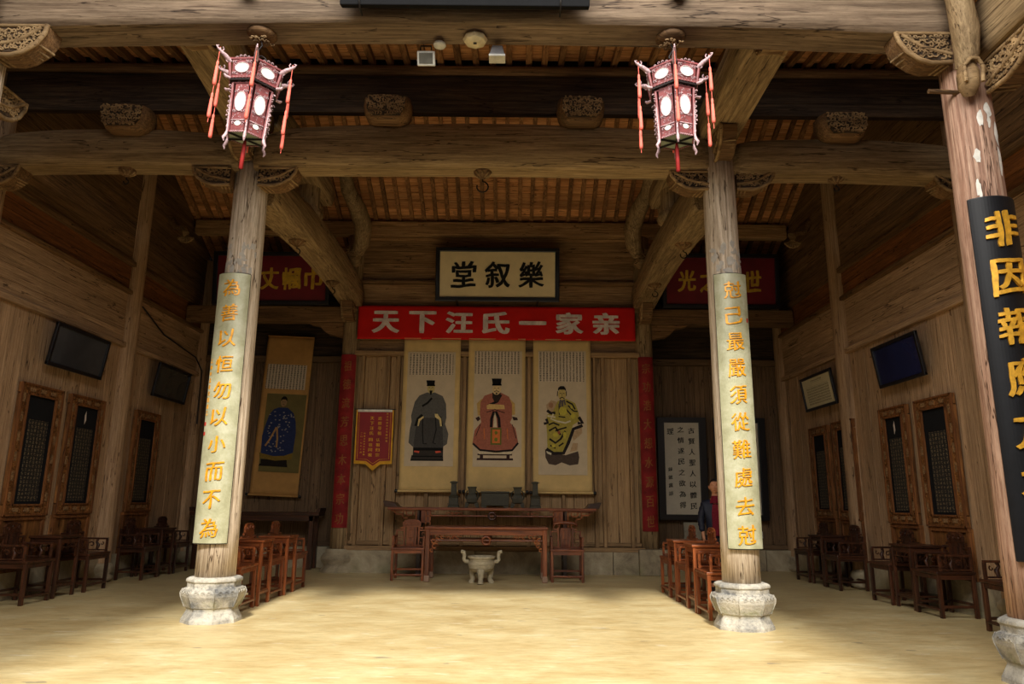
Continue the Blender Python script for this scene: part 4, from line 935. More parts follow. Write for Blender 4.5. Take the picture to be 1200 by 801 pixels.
def wall_picture(lab, s, y0, y1, z0, z1, X, face, tilt=8, text=None):
    w_ = y1 - y0; h_ = z1 - z0
    t = thing('framed_picture', lab, 'picture', (X, (y0 + y1) / 2, z0)); t.rotation_euler = (radians(tilt), 0, pi / 2 if s < 0 else -pi / 2)
    MB().box((0, 0, h_ / 2), (w_ - .04, .02, h_ - .04)).build('sheet', face, t)
    for c, d in (((0, -.012, .025), (w_, .045, .05)), ((0, -.012, h_ - .025), (w_, .045, .05)), ((-w_ / 2 + .025, -.012, h_ / 2), (.05, .044, h_ - .02)), ((w_ / 2 - .025, -.012, h_ / 2), (.05, .044, h_ - .02))): MB().box(c, d).build('frame_bar', BLACK, t, bevel=.006)
    if text: 
        MB().box((0, -.0115, h_ * .42), (w_ * .72, .003, h_ * .52)).build('printed_lines', text, t)
        MB().box((0, -.0115, h_ * .82), (w_ * .36, .003, h_ * .07)).build('printed_title', text, t)
    return t
def glassm(key, c):
    t = NT(key); t.b.inputs['Base Color'].default_value = lin(c); t.b.inputs['Roughness'].default_value = .12; t.b.inputs['Specular IOR Level'].default_value = .6
    n = t.noise(t.pos(), 1.2, 3); t.l(t.ramp(n, [(.3, lin([x * .8 for x in c])), (.7, lin([x * 1.15 for x in c]))]), t.b.inputs['Base Color']); return t.m
G1 = glassm('grey_glazed_print', (72, 72, 76)); G2 = glassm('dark_olive_glazed_print', (62, 60, 56)); G3 = glassm('dark_blue_glazed_print', (34, 38, 72))
wall_picture('larger grey glazed picture high on the left wall above the tablet frames', -1, 9.80, 11.15, 3.10, 3.72, XL + .10, G1)
wall_picture('smaller dark glazed picture on the left wall beyond the wall post', -1, 12.80, 14.10, 3.10, 3.72, XL + .10, G2)
wall_picture('dark blue glazed picture high on the right wall', 1, 9.48, 10.70, 3.00, 3.62, XR - .10, G3)
wall_picture('cream certificate in a black frame on the right wall', 1, 12.15, 13.46, 2.98, 3.60, XR - .10, plain('cream_certificate_paper', (206, 194, 158), .6, 0, .3, .04), text=textm('printed_small_lines', (206, 194, 158), (90, 80, 60), 30, 22, thr=.4))

# ================================================================ FURNITURE
def armchair(label, mats, loc, rz, crest='scroll', group=None):
    """faces -Y; origin between the feet"""
    m = mats
    t = thing('armchair', label, 'chair', loc, rz, group)
    W, D = .57, .47; lx, ly = W / 2 - .03, D / 2 - .03
    s = MB().box((0, 0, .512), (W, D, .034)); s.build('seat', m('x'), t, bevel=.008)
    a = MB(); a.box((0, -ly, .465), (W - .08, .025, .055)); a.box((0, ly, .465), (W - .08, .025, .055)); a.box((-lx, 0, .465), (.025, D - .08, .055)); a.box((lx, 0, .465), (.025, D - .08, .055)); a.build('apron', m('x'), t)
    for i, (x, y) in enumerate(((-lx, -ly), (lx, -ly), (-lx, ly), (lx, ly))): MB().box((x, y, .248), (.044, .044, .496)).build('leg', m('z'), t, bevel=.005)
    MB().box((0, -ly - .005, .095), (W - .06, .05, .028)).build('footrest', m('x'), t, bevel=.004)
    for c, d in (((0, ly, .15), (W - .08, .024, .03)), ((-lx, 0, .13), (.024, D - .08, .03)), ((lx, 0, .13), (.024, D - .08, .03))): MB().box(c, d).build('stretcher', m('x'), t)
    for sx in (-1, 1):
        ar = MB(); x = sx * (lx + .005)
        ar.box((x, -ly + .03, .615), (.032, .032, .175)); ar.box((x, (-ly + .03 + ly) / 2, .712), (.036, 2 * ly - .01, .026)); ar.box((x, ly - .01, .63), (.03, .03, .2)); ar.box((x, 0, .548), (.02, 2 * ly - .05, .02))
        o = ar.build('armrest', m('y'), t, bevel=.004)
        orn = MB(); Mo = Matrix(((0, -1, 0, x), (1, 0, 0, 0), (0, 0, 1, 0), (0, 0, 0, 1)))
        orn.tube([(x, -.03, .55), (x, -.05, .62), (x, -.02, .66), (x, -.035, .70)], [.02, .026, .016, .022], 6); orn.curl((.05, .625), .045, .5, 5.2, .011, Mo); orn.curl((-.10, .64), .03, 2, 5, .009, Mo)
        orn.build('arm_scroll', m('y'), o)
    b = MB(); yb = ly
    b.prism([(-.085, .53), (.085, .53), (.085, .60), (.10, .74), (.09, .86), (-.09, .86), (-.10, .74), (-.085, .60)], yb - .014, yb + .012)
    b.box((0, yb - .016, .60), (.10, .012, .055)); b.box((0, yb - .016, .74), (.11, .012, .13))
    b.build('splat', m('z'), t, bevel=.003)
    f = MB()
    for sx in (-1, 1):
        f.box((sx * .125, yb, .70), (.028, .03, .34)); f.box((sx * (lx), yb, .665), (.03, .032, .29)); f.box((sx * .19, yb, .80), (.15, .028, .026)); f.box((sx * .19, yb, .675), (.12, .018, .018)); f.box((sx * .165, yb, .84), (.06, .026, .03))
        f.curl((sx * .195, .735), .035, 0, 5 * sx, .01, None, yb); f.curl((sx * .195, .61), .04, 3, 5 * sx, .01, None, yb)
    f.box((0, yb + .004, .545), (2 * lx, .018, .024)); f.build('back_frame', m('z'), t)
    c = MB()
    if crest == 'bone':
        c.tube([(-.20, yb - .01, .885), (-.19, yb - .015, .925), (-.12, yb - .01, .945), (0, yb, .955), (.12, yb - .01, .945), (.19, yb - .015, .925), (.20, yb - .01, .885)], [.018, .026, .026, .03, .026, .026, .018], 8)
        for sx in (-1, 1): c.tube([(sx * .11, yb, .86), (sx * .10, yb, .94)], .014, 6)
    else:
        c.prism([(-.155, .855), (.155, .855), (.165, .93), (.12, .972), (.05, .985), (-.05, .985), (-.12, .972), (-.165, .93)], yb - .016, yb + .014)
        for sx in (-1, 1): c.curl((sx * .11, .915), .038, 0, 6 * sx, .01, None, yb - .02)
        c.curl((0, .92), .035, 1, 6, .01, None, yb - .02)
    c.build('crest_rail', m('x'), t, bevel=.003)
    return t
def tea_table(label, mats, loc, rz, w_=.46, d_=.44, h_=.80, group=None):
    m = mats; t = thing('tea_table', label, 'table', loc, rz, group)
    MB().box((0, 0, h_ - .016), (w_, d_, .032)).build('tabletop', m('x'), t, bevel=.006)
    x, y = w_ / 2 - .035, d_ / 2 - .035
    for sx in (-1, 1):
        for sy in (-1, 1): MB().box((sx * x, sy * y, (h_ - .032) / 2), (.042, .042, h_ - .032)).build('leg', m('z'), t, bevel=.005)
    for c, d in (((0, -y, h_ - .07), (w_ - .1, .022, .06)), ((0, y, h_ - .07), (w_ - .1, .022, .06)), ((-x, 0, h_ - .07), (.022, d_ - .1, .06)), ((x, 0, h_ - .07), (.022, d_ - .1, .06))): MB().box(c, d).build('apron', m('x'), t)
    f = MB()
    for sy in (-1, 1):
        f.box((0, sy * y, h_ - .15), (w_ - .12, .016, .014))
        for sx in (-1, 1): f.box((sx * (x - .045), sy * y, h_ - .19), (.014, .016, .18)); f.box((sx * (x - .02), sy * y, h_ - .28), (.05, .016, .014))
    f.build('fretwork', m('x'), t)
    sh = MB().box((0, 0, .17), (w_ - .07, d_ - .07, .02)); sh.build('shelf', m('x'), t)
    for sy in (-1, 1): MB().box((0, sy * y, .15), (w_ - .08, .024, .03)).build('stretcher', m('x'), t)
    return t
# --- chairs beside the altar
c1 = armchair('red-brown armchair with carved crest standing left of the front offering table', rose, (-1.72, 12.80, 0), 0)
c2 = armchair('red-brown armchair with shiny curved crest rail right of the front offering table', rose, (.955, 12.72, 0), 0, 'bone')
# --- rows beside the couplet columns
seatL = armchair('red-brown armchair half hidden behind the left couplet column, facing the middle', rose, (CL - .12, 9.15, 0), pi / 2)
g1 = 'armchairs in the row behind the left couplet column'
seatL['group'] = g1
dup(seatL, (CL - .12, 10.25, 0), None, 'red-brown armchair between the two tea tables of the left middle row', g1)
dup(seatL, (CL - .10, 11.32, 0), None, 'farthest red-brown armchair of the left middle row, towards the altar', g1)
tl = tea_table('red-brown tea table nearest the left couplet column, between two armchairs', rose, (CL - .07, 9.70, 0), pi / 2, .46); tl['group'] = 'tea tables of the left middle row'
dup(tl, (CL - .07, 10.79, 0), None, 'red-brown tea table farther along the left middle row', 'tea tables of the left middle row')
g2 = 'armchairs in the row behind the right couplet column'
for y, lb in ((8.93, 'red-brown armchair nearest the right couplet column, partly behind its stone base'), (9.98, 'red-brown armchair between the two tea tables of the right middle row'), (11.04, 'farthest red-brown armchair of the right middle row, nearest the back column')):
    dup(seatL, (CR - .05, y, 0), -pi / 2, lb, g2)
dup(tl, (CR - .08, 9.45, 0), -pi / 2, 'red-brown tea table nearest the right couplet column', 'tea tables of the right middle row')
dup(tl, (CR - .08, 10.50, 0), -pi / 2, 'red-brown tea table farther along the right middle row', 'tea tables of the right middle row')
# --- wall rows
g3 = 'dark armchairs along the left wall'
dk = armchair('dark armchair nearest the camera on the left wall, cut by the picture edge', dkrose, (XL + .34, 9.60, 0), pi / 2, group=g3)
for y, lb in ((10.94, 'dark armchair on the left wall just before the wall post, right of a tea table'), (12.55, 'dark armchair on the left wall just beyond the wall post'), (13.70, 'dark armchair in the left back corner, farthest on the left wall')):
    dup(dk, (XL + .34, y, 0), None, lb, g3)
td = tea_table('dark tea table between the two nearest armchairs on the left wall', dkrose, (XL + .34, 10.22, 0), pi / 2, .5)
td['group'] = 'dark tea tables along the left wall'
dup(td, (XL + .34, 13.12, 0), None, 'dark tea table between the two farthest armchairs on the left wall', 'dark tea tables along the left wall')
g4 = 'dark armchairs along the right wall'
for y, lb in ((7.88, 'dark armchair at the right edge, partly behind the nearest column'), (9.24, 'dark armchair on the right wall under the nearest tablet frame'), (10.36, 'dark armchair on the right wall next to the wall post, under the second tablet frame'), (11.92, 'dark armchair on the right wall just beyond the wall post'), (13.10, 'dark armchair farthest along the right wall, near the back corner')):
    dup(dk, (XR - .34, y, 0), -pi / 2, lb, g4)
dup(td, (XR - .34, 9.80, 0), -pi / 2, 'dark tea table on the right wall under the two nearest tablet frames', 'dark tea tables along the right wall')
dup(td, (XR - .34, 12.51, 0), -pi / 2, 'dark tea table between the two farthest armchairs on the right wall', 'dark tea tables along the right wall')

# --- offering table in front
def fret(mb, segs, y, th=.02, d=.02):
    for (x0, z0), (x1, z1) in segs:
        mb.box(((x0 + x1) / 2, y, (z0 + z1) / 2), (abs(x1 - x0) + th, d, abs(z1 - z0) + th))
t = thing('offering_table', 'red-brown offering table in front of the long altar, stone censer before it', 'table', (-.40, 12.78, 0))
m = rose; W, D, Hh = 2.06, .78, .885
MB().box((0, 0, Hh - .022), (W, D, .044)).build('tabletop', m('x'), t, bevel=.01)
for yy in (-1, 1): MB().box((0, yy * (D / 2 - .05), Hh - .09), (W - .08, .03, .09)).build('apron', m('x'), t, bevel=.004)
for xx in (-1, 1): MB().box((xx * (W / 2 - .05), 0, Hh - .09), (.03, D - .12, .09)).build('apron', m('y'), t)
for sx in (-1, 1):
    for sy in (-1, 1):
        l = MB().box((sx * (W / 2 - .055), sy * (D / 2 - .055), (Hh - .044) / 2), (.075, .075, Hh - .044)); o = l.build('leg', m('z'), t, bevel=.008)
        MB().box((sx * (W / 2 - .055), sy * (D / 2 - .055), .055), (.088, .088, .1)).build('foot', plain('pale_worn_wood', (150, 122, 100), .6), o, bevel=.01)
for sy in (-1, 1):
    yy = sy * (D / 2 - .05)
    MB().tube([(-W / 2 + .1, yy, .665), (W / 2 - .1, yy, .665)], .016, 8).build('rail', m('x'), t)
    rg = MB(); rg.tube([(.065 * cos(a), yy - .005, .665 + .065 * sin(a)) for a in [i * pi / 8 for i in range(17)]], .022, 8, cap=False); rg.build('ring_ornament', m('x'), t)
    cv = MB()
    for q in (-.55, .55):
        for k in (-1, 0, 1): cv.curl((q + k * .08, .71), .038, k, 5, .012, None, yy - .012)
    for q in (-1, 1):
        for (a, b, r) in ((.78, .725, .045), (.85, .66, .05), (.84, .58, .045), (.88, .51, .035), (.71, .72, .035), (.80, .64, .035)): cv.curl((q * a * W / 2, b), r, q, 5 * q, .013, None, yy - .012)
    cv.build('carving', fretw(), t)

# --- long altar table with upturned ends
t = thing('altar_table', 'long red-brown altar table with dark upturned ends under the portrait scrolls', 'table', (-.33, 13.47, 0))
TW = 3.84
MB().box((0, 0, 1.165), (TW - .1, .46, .05)).build('tabletop', m('x'), t, bevel=.01)
for sx in (-1, 1): MB().prism([(sx * (TW / 2 - .28), 1.185), (sx * (TW / 2 - .05), 1.185), (sx * (TW / 2), 1.19), (sx * (TW / 2 + .04), 1.30), (sx * (TW / 2 - .06), 1.285), (sx * (TW / 2 - .16), 1.27), (sx * (TW / 2 - .22), 1.20)], -.22, .22).build('upturned_end', dkrose('x'), t, bevel=.008)
for sx in (-1, 1):
    l = MB()
    for yy in (-.17, .17): l.box((sx * 1.30, yy, .57), (.07, .07, 1.14))
    l.box((sx * 1.30, 0, .28), (.05, .3, .05)); l.box((sx * 1.30, 0, .9), (.05, .3, .05)); l.box((sx * 1.30, 0, .04), (.09, .44, .06))
    l.build('leg', dkrose('z'), t, bevel=.006)
    MB().box((sx * 1.30, 0, .6), (.03, .28, .6)).build('leg_panel', dkrose('z'), t)
    MB().box((sx * 1.20, -.19, 1.03), (.2, .03, .22)).build('panel', m('z'), t)
for yy in (-.19,):
    MB().tube([(-1.13, yy, 1.045), (1.13, yy, 1.045)], .015, 8).build('rail', m('x'), t)
    MB().tube([(.062 * cos(a), yy - .005, 1.045 + .062 * sin(a)) for a in [i * pi / 8 for i in range(17)]], .021, 8, cap=False).build('ring_ornament', dkrose('x'), t)
    f = MB()
    for q in (-.68, .68): fret(f, [((q - .14, 1.055), (q - .14, 1.10)), ((q - .14, 1.10), (q - .05, 1.10)), ((q - .05, 1.10), (q - .02, 1.08)), ((q + .02, 1.08), (q + .05, 1.10)), ((q + .05, 1.10), (q + .14, 1.10)), ((q + .14, 1.055), (q + .14, 1.10))], yy, .012, .02)
    for q in (-1, 1):
        fret(f, [((q * 1.1, .83), (q * 1.1, 1.12)), ((q * 1.18, .9), (q * 1.18, 1.12)), ((q * 1.04, 1.12), (q * 1.20, 1.12)), ((q * 1.1, .95), (q * 1.18, .95)), ((q * 1.1, 1.04), (q * 1.18, 1.04))], yy - .01, .018, .02)
        # stepped fretwork outside the legs
        fret(f, [((q * 1.36, 1.125), (q * 1.80, 1.125)), ((q * 1.74, 1.07), (q * 1.74, 1.13)), ((q * 1.60, 1.07), (q * 1.74, 1.07)), ((q * 1.60, 1.0), (q * 1.60, 1.10)), ((q * 1.50, 1.0), (q * 1.60, 1.0)), ((q * 1.50, .92), (q * 1.50, 1.0)), ((q * 1.38, .92), (q * 1.50, .92)), ((q * 1.36, .82), (q * 1.36, 1.13)), ((q * 1.36, .82), (q * 1.42, .82)), ((q * 1.42, .82), (q * 1.42, .92)),
                 ((q * 1.42, 1.05), (q * 1.42, 1.1)), ((q * 1.42, 1.05), (q * 1.54, 1.05)), ((q * 1.54, 1.05), (q * 1.54, 1.13))], yy + .02, .022, .024)
    f.build('fretwork', fretw(), t)
# dark console table in the left bay
t = thing('console_table', 'long dark console table against the wall of the left bay, behind the chairs', 'table', (-4.95, 14.55, 0))
MB().box((0, 0, 1.03), (2.5, .45, .07)).build('tabletop', dkrose('x'), t, bevel=.01)
MB().box((0, -.2, .95), (2.3, .03, .1)).build('apron', dkrose('x'), t)
for x in (-1.1, 1.1):
    for y in (-.17, .17): MB().box((x, y, .5), (.09, .09, 1.0)).build('leg', dkrose('z'), t, bevel=.006)
for q in (-1, 1): MB().prism([(q * 1.18, 1.07), (q * 1.26, 1.07), (q * 1.27, 1.15), (q * 1.24, 1.15)], -.22, .22).build('upturned_end', dkrose('x'), t)

# ================================================================ CENSER AND ALTAR VESSELS
CST = plain('buff_stone', (176, 164, 136), .8, 0, .3, .14, 14, .4)
t = thing('stone_censer', 'buff stone tripod censer on the floor in front of the offering table', 'censer', (-.47, 12.30, 0))
pf = [(.06, .17), (.14, .18), (.19, .22), (.215, .28), (.21, .33), (.195, .37), (.2, .385), (.225, .40), (.225, .425), (.2, .43), (.18, .40), (.17, .33)]
MB().lathe(pf, 32).build('bowl', CST, t)
bd = MB()
for zz, rr in ((.30, .216), (.36, .2), (.245, .204)): bd.tube([(rr * cos(a), rr * sin(a), zz) for a in [i * pi / 16 for i in range(33)]], .007, 5, cap=False)
bd.build('bowl_band', CST, t)
for a in (-pi / 2, pi / 6, 5 * pi / 6):
    M = R(a + pi / 2)
    MB().tube([(0, -.12, .24), (0, -.17, .20), (0, -.175, .13), (0, -.16, .07), (0, -.18, .03), (0, -.19, .0)], [.06, .062, .048, .04, .046, .052], 10, M).build('leg', CST, t)
for s in (-1, 1):
    MB().tube([(s * .19, 0, .34), (s * .26, 0, .34), (s * .285, 0, .37), (s * .28, 0, .43), (s * .29, 0, .49), (s * .335, 0, .50)], [.024, .024, .022, .022, .024, .022], 6, flat=1.5, up=(0, 1, 0)).build('handle', CST, t)
BRZ = plain('dull_grey_green_bronze', (50, 47, 32), .65, 0, .5, .25, 20, .3)
def sqlathe(mb, pf, M=None): return mb.lathe([(r * 1.414, z) for r, z in pf], 4, M, False, pi / 4)
for X, nm in ((-1.03, 'left'), (.445, 'right')):
    t = thing('candlestick', 'tall dull bronze candlestick at the %s end of the altar vessels' % nm, 'candlestick', (X, 13.36, 1.19))
    sqlathe(MB(), [(.10, 0), (.10, .03), (.085, .05), (.08, .17), (.09, .19), (.06, .22), (.05, .24), (.048, .42), (.06, .44), (.06, .46), (.02, .47)]).build('stand', BRZ, t, bevel=.004)
    k = MB()
    for q in (-1, 1): k.curl((q * .09, .06), .022, 0, 5, .006, None, -.09); k.curl((q * .06, .44), .02, 0, 5, .006, None, -.05)
    k.build('carving', BRZ, t)
for X, nm in ((-.70, 'left'), (.125, 'right')):
    t = thing('vase', 'squat bronze handled vase just %s of the low casket on the altar' % nm, 'vase', (X, 13.36, 1.19))
    b = MB(); sqlathe(b, [(.05, .07), (.09, .09), (.10, .16), (.08, .22), (.06, .25), (.07, .33), (.085, .37), (.05, .37), (.045, .30)]); b.build('body', BRZ, t, bevel=.004)
    for q in (-1, 1):
        MB().prism([(q * .04, .10), (q * .11, .10), (q * .13, 0), (q * .08, 0), (q * .05, .05)], -.06, .06).build('foot', BRZ, t)
        MB().tube([(q * .09, 0, .14), (q * .115, 0, .18), (q * .11, 0, .26), (q * .075, 0, .30)], .012, 6).build('handle', BRZ, t)
t = thing('incense_casket', 'low wide bronze incense casket in the middle of the altar table', 'casket', (-.28, 13.38, 1.19))
b = MB(); b.box((0, 0, .145), (.50, .22, .22)); b.build('box', BRZ, t, bevel=.01); MB().box((0, 0, .275), (.52, .24, .03)).build('rim', BRZ, t, bevel=.005); MB().box((0, 0, .16), (.515, .235, .018)).build('band', BRZ, t)
for x in (-.2, .2):
    for y in (-.08, .08): MB().box((x, y, .018), (.09, .05, .036)).build('foot', BRZ, t)

# ================================================================ LANTERNS
LW = plain('lantern_red_wood', (122, 62, 62), .45, 0, .5, .2, 20); LW2 = plain('lantern_pale_carving', (176, 146, 148), .5, 0, .5, .3, 60)
GLS = plain('painted_milk_glass', (220, 232, 214), .25, 0, .5, .08, 14, emit=.3)
TAS = plain('coral_tassel_thread', (238, 112, 94), .7, 0, .3, .08, 30); LDK = plain('lantern_dark_metal', (38, 32, 30), .5, .3)
def lantern(label, loc, rz, tilt):
    t = thing('palace_lantern', label, 'lantern', loc, rz); t.rotation_euler = (tilt[0], tilt[1], rz)
    # local: z=0 hook point at the beam, lantern hangs below
    MB().lathe([(.13, .03), (.135, .0), (.11, -.02), (.07, -.035)], 20).build('ceiling_rose', upw('x'), t)
    cr_ = MB(); scroll_relief(cr_, [(-.09, -.09), (.09, -.09), (.09, .09), (-.09, .09)], 0, 18, .007, .016, .03, 4, Matrix(((1, 0, 0, 0), (0, 0, 1, 0), (0, 1, 0, -.055), (0, 0, 0, 1)))); cr_.build('carving', carvew(), t)
    hk = MB(); hk.tube([(0, 0, -.05), (.02, 0, -.10), (-.01, 0, -.15), (-.03, 0, -.19), (0, 0, -.22), (.03, 0, -.2)], .008, 6); hk.tube([(0, .0, -.20)] + [(.10 * cos(a), 0, -.30 + .10 * sin(a)) for a in [pi / 2 - i * pi / 8 for i in range(7)]] , .006, 5); hk.tube([(0, 0, -.2), (-.1, 0, -.34)], .005, 5); hk.build('hanging_hook', LDK, t)
    def hexring(r0, z0, r1, z1, ph=0): return [(r0 * cos(a), r0 * sin(a), z0) for a in [ph + i * pi / 3 for i in range(7)]], [(r1 * cos(a), r1 * sin(a), z1) for a in [ph + i * pi / 3 for i in range(7)]]
    def tier(nm, r0, z0, r1, z1, bar, ov, mid=None):
        lo, hi = hexring(r0, z0, r1, z1)
        for i in range(6):
            A, B, C_, D_ = map(Vector, (lo[i], lo[i + 1], hi[i + 1], hi[i]))
            ex = (B - A).normalized(); ez = ((C_ + D_) / 2 - (A + B) / 2).normalized(); ny = ex.cross(ez).normalized(); ctr = (A + B + C_ + D_) / 4
            if ny.dot(Vector((ctr.x, ctr.y, 0))) < 0: ny = -ny
            h_ = ((C_ + D_) / 2 - (A + B) / 2).length
            M = Matrix((( ex.x, ny.x, ez.x, ctr.x), (ex.y, ny.y, ez.y, ctr.y), (ex.z, ny.z, ez.z, ctr.z), (0, 0, 0, 1)))
            w0 = (B - A).length / 2 - bar; hh = h_ / 2
            p = MB()
            # panel board with an oval glass
            n = 20; ow, oh, oc = ov
            def ringpts(sc): return [(ow * sc * cos(2 * pi * k / n), oc + oh * sc * sin(2 * pi * k / n)) for k in range(n)]
            p.prism([(-w0, -hh), (w0, -hh), (w0, hh), (-w0, hh)], -.003, .003, M)
            pn = p.build(nm + '_panel', LW, t)
            g = MB().prism(ringpts(1), .003, .006, M)
            if mid: g.prism([(ow * .6 * cos(2 * pi * k / n), mid + ow * .42 * sin(2 * pi * k / n)) for k in range(n)], .003, .006, M)
            g.build('glass', GLS, pn)
            e = MB(); e.tube([M @ Vector((a, .006, b)) for a, b in ringpts(1.06) + [ringpts(1.06)[0]]], .005, 5, cap=False)
            for sx in (-1, 1):
                for sz in (-1, 1):
                    for q in range(2): e.curl((sx * (w0 - .012 - q * .022), oc + sz * (oh * .95 - q * .0) + sz * .008), .014, q, 5, .0035, M, y=.007)
            rq = random.Random(i)
            for q in range(60 if mid else 34):
                xx, zz = rq.uniform(-w0 + .008, w0 - .008), rq.uniform(-hh + .01, hh - .01)
                if (xx / (ow * 1.2)) ** 2 + ((zz - oc) / (oh * 1.15)) ** 2 < 1 or (mid and abs(zz - mid) < .035 and abs(xx) < ow * .75): continue
                e.curl((xx, zz), rq.uniform(.006, .010), rq.uniform(0, 6), 4, .0022, M, y=.0045, k=5)
            if mid:
                e.box((0, .006, mid + ow * .62), (2 * w0, .008, .008), M)
                for sx in (-1, 1): e.curl((sx * (w0 - .02), mid), .016, 0, 5, .004, M, y=.007)
            for k in range(6): e.curl(((k - 2.5) * w0 / 3, -hh - .006), .012, 0, 4.5, .004, M, y=.004)
            for k in range(4): e.curl(((k - 1.5) * w0 / 2.5, hh + .006 + (.012 if k in (1, 2) else 0)), .014, 0, 4.5, .004, M, y=.004)
            e.build('carving', LW2, pn)
        for L in (lo, hi): MB().tube(L, bar * .55, 4, cap=False, smooth=False).build('frame_ring', LW, t)
        for i in range(6): MB().tube([lo[i], hi[i]], bar * .75, 6).build('corner_post', LW, t)
        return lo, hi
    tier('crown', .225, -.52, .255, -.36, .02, (.062, .042, 0))
    lo, hi = tier('body', .165, -1.0, .19, -.56, .018, (.048, .085, .05), -.15)
    MB().prism([(.225 * cos(a), .225 * sin(a)) for a in [i * pi / 3 for i in range(6)]], 0, .015, Matrix(((1, 0, 0, 0), (0, 0, 1, 0), (0, 1, 0, -.545), (0, 0, 0, 1))) ).build('divider', LDK, t)
    MB().prism([(.16 * cos(a), .16 * sin(a)) for a in [i * pi / 3 for i in range(6)]], 0, .006, Matrix(((1, 0, 0, 0), (0, 0, 1, 0), (0, 1, 0, -1.0), (0, 0, 0, 1)))).build('bottom_glass', plain('grey_glass', (150, 158, 140), .3), t)
    for i in range(3): a = i * pi / 3; MB().tube([(.165 * cos(a), .165 * sin(a), -1.012), (-.165 * cos(a), -.165 * sin(a), -1.012)], .009, 4).build('bottom_bar', LDK, t)
    for i in range(6):
        a = i * pi / 3; u = Vector((cos(a), sin(a), 0)); M = R(a)
        arm = MB(); arm.tube([(.24, 0, -.385), (.27, 0, -.37), (.30, 0, -.35), (.335, 0, -.34), (.375, 0, -.315)], [.02, .024, .02, .017, .009], 6, M)
        arm.curl((.34, -.31), .025, 2, 5, .006, M); arm.curl((.275, -.385), .028, 1, 5, .006, M); arm.tube([(.37, 0, -.32), (.385, .0, -.30), (.365, 0, -.295)], .006, 5, M)
        arm.tube([(.225, 0, -.53), (.27, 0, -.53), (.285, 0, -.515)], [.014, .016, .008], 6, M)
        arm.build('dragon_arm', LW2, t)
        ft = MB()
        for k in range(9): ft.curl((.195 - k * .003 + .012, -.60 - k * .045), .018, k, 5, .005, M)
        ft.tube([(.19, 0, -.58), (.185, 0, -.8), (.175, 0, -1.0), (.18, 0, -1.04), (.20, 0, -1.07), (.19, 0, -1.1)], [.008, .008, .01, .016, .014, .006], 6, M)
        ft.build('side_bracket', LW2, t)
        ts = MB(); x = .352; o = random.uniform(-.03, .03)
        ts.tube([(x, 0, -.30), (x, 0, -1.0)], .003, 4, M, cap=False)
        for z in (-.44 + o, -.74 + o):
            ts.lathe([(.004, 0), (.010, -.01), (.012, -.03), (.009, -.045), (.013, -.06), (.017, -.2), (.016, -.225), (.004, -.23)], 8, M @ T(x, 0, z))
        ts.build('tassel', TAS, t)
    MB().lathe([(.004, -1.01), (.012, -1.03), (.017, -1.07), (.019, -1.28), (.004, -1.29)], 8).build('center_tassel', plain('dark_red_tassel', (150, 30, 26), .7), t)
    return t
lantern('hexagonal palace lantern with coral tassels hanging from the eave beam on the left, slightly tilted', (-2.30, 5.81, 5.42), radians(-10), (radians(2), radians(5)))
lantern('hexagonal palace lantern with coral tassels hanging from the eave beam on the right', (1.42, 5.81, 5.42), radians(20), (radians(1), radians(-1.5)))

# ================================================================ SMALL FIXTURES
def flood(label, x, face):
    t = thing('floodlight', label, 'lamp', (x, 5.93, 5.40))
    if face:
        MB().box((0, 0, -.10), (.165, .05, .13), R(radians(28), 'X')).build('housing', WHITEP, t, bevel=.008); MB().box((0, -.027, -.10), (.125, .006, .092), R(radians(28), 'X')).build('glass', plain('floodlight_glass', (120, 118, 108), .2), t)
    else:
        MB().prism([(-.045, 0), (.045, 0), (.072, -.10), (-.072, -.10)], -.04, .05).build('housing', plain('grey_metal', (140, 138, 140), .5), t, bevel=.004); MB().box((0, .005, -.11), (.15, .12, .02)).build('glass', WHITEP, t)
    MB().tube([(-.05, 0, -.03), (-.05, .0, .01), (.05, 0, .01), (.05, 0, -.03)], .007, 6).build('bracket', IRON, t)
flood('square white framed floodlight under the eave beam, left of the smoke detector', -.82, True)
flood('small grey floodlight seen end on under the eave beam, right of the detector', -.16, False)
t = tag(MB().lathe([(.055, 0), (.06, -.015), (.05, -.03), (.02, -.038)], 20, T(-.69, 5.90, 5.415)).build('round_sensor', WHITEP), 'small round white sensor beside the square floodlight', 'sensor')
t = thing('smoke_detector', 'cream smoke detector in the middle of the underside of the eave beam', 'detector', (-.36, 5.84, 5.44))
MB().lathe([(.1, 0), (.115, -.02), (.10, -.05), (.05, -.07)], 8, None, False).build('housing', plain('cream_plastic', (222, 208, 170), .5), t, bevel=.004); MB().box((0, -.02, -.068), (.03, .02, .02)).build('sensor_slot', BLACK, t)
t = thing('wall_socket', 'small white switch box on the right bay wall near the corner', 'switch', (5.03, 14.98, .63))
MB().box((0, 0, .06), (.09, .04, .13)).build('housing', WHITEP, t, bevel=.006); MB().box((0, -.024, .06), (.03, .01, .05)).build('rocker', BLACK, t)
t = tag(MB().box((0, 0, 0), (.03, .05, .09), T(XL + .02, 12.1, 3.55)).build('small_box', WHITEP), 'tiny white box on the left wall post', 'box')
# black cable on the left side wall
tag(MB().tube([(XL + .03, 12.3, 4.6), (XL + .02, 13.2, 4.3), (XL + .03, 14.6, 4.15), (XL + .1, 14.8, 3.9), (XL + .1, 14.82, 2.8)], .014, 6).build('cable', BLACK), 'thin black cable sagging along the left wall towards the corner', 'cable')

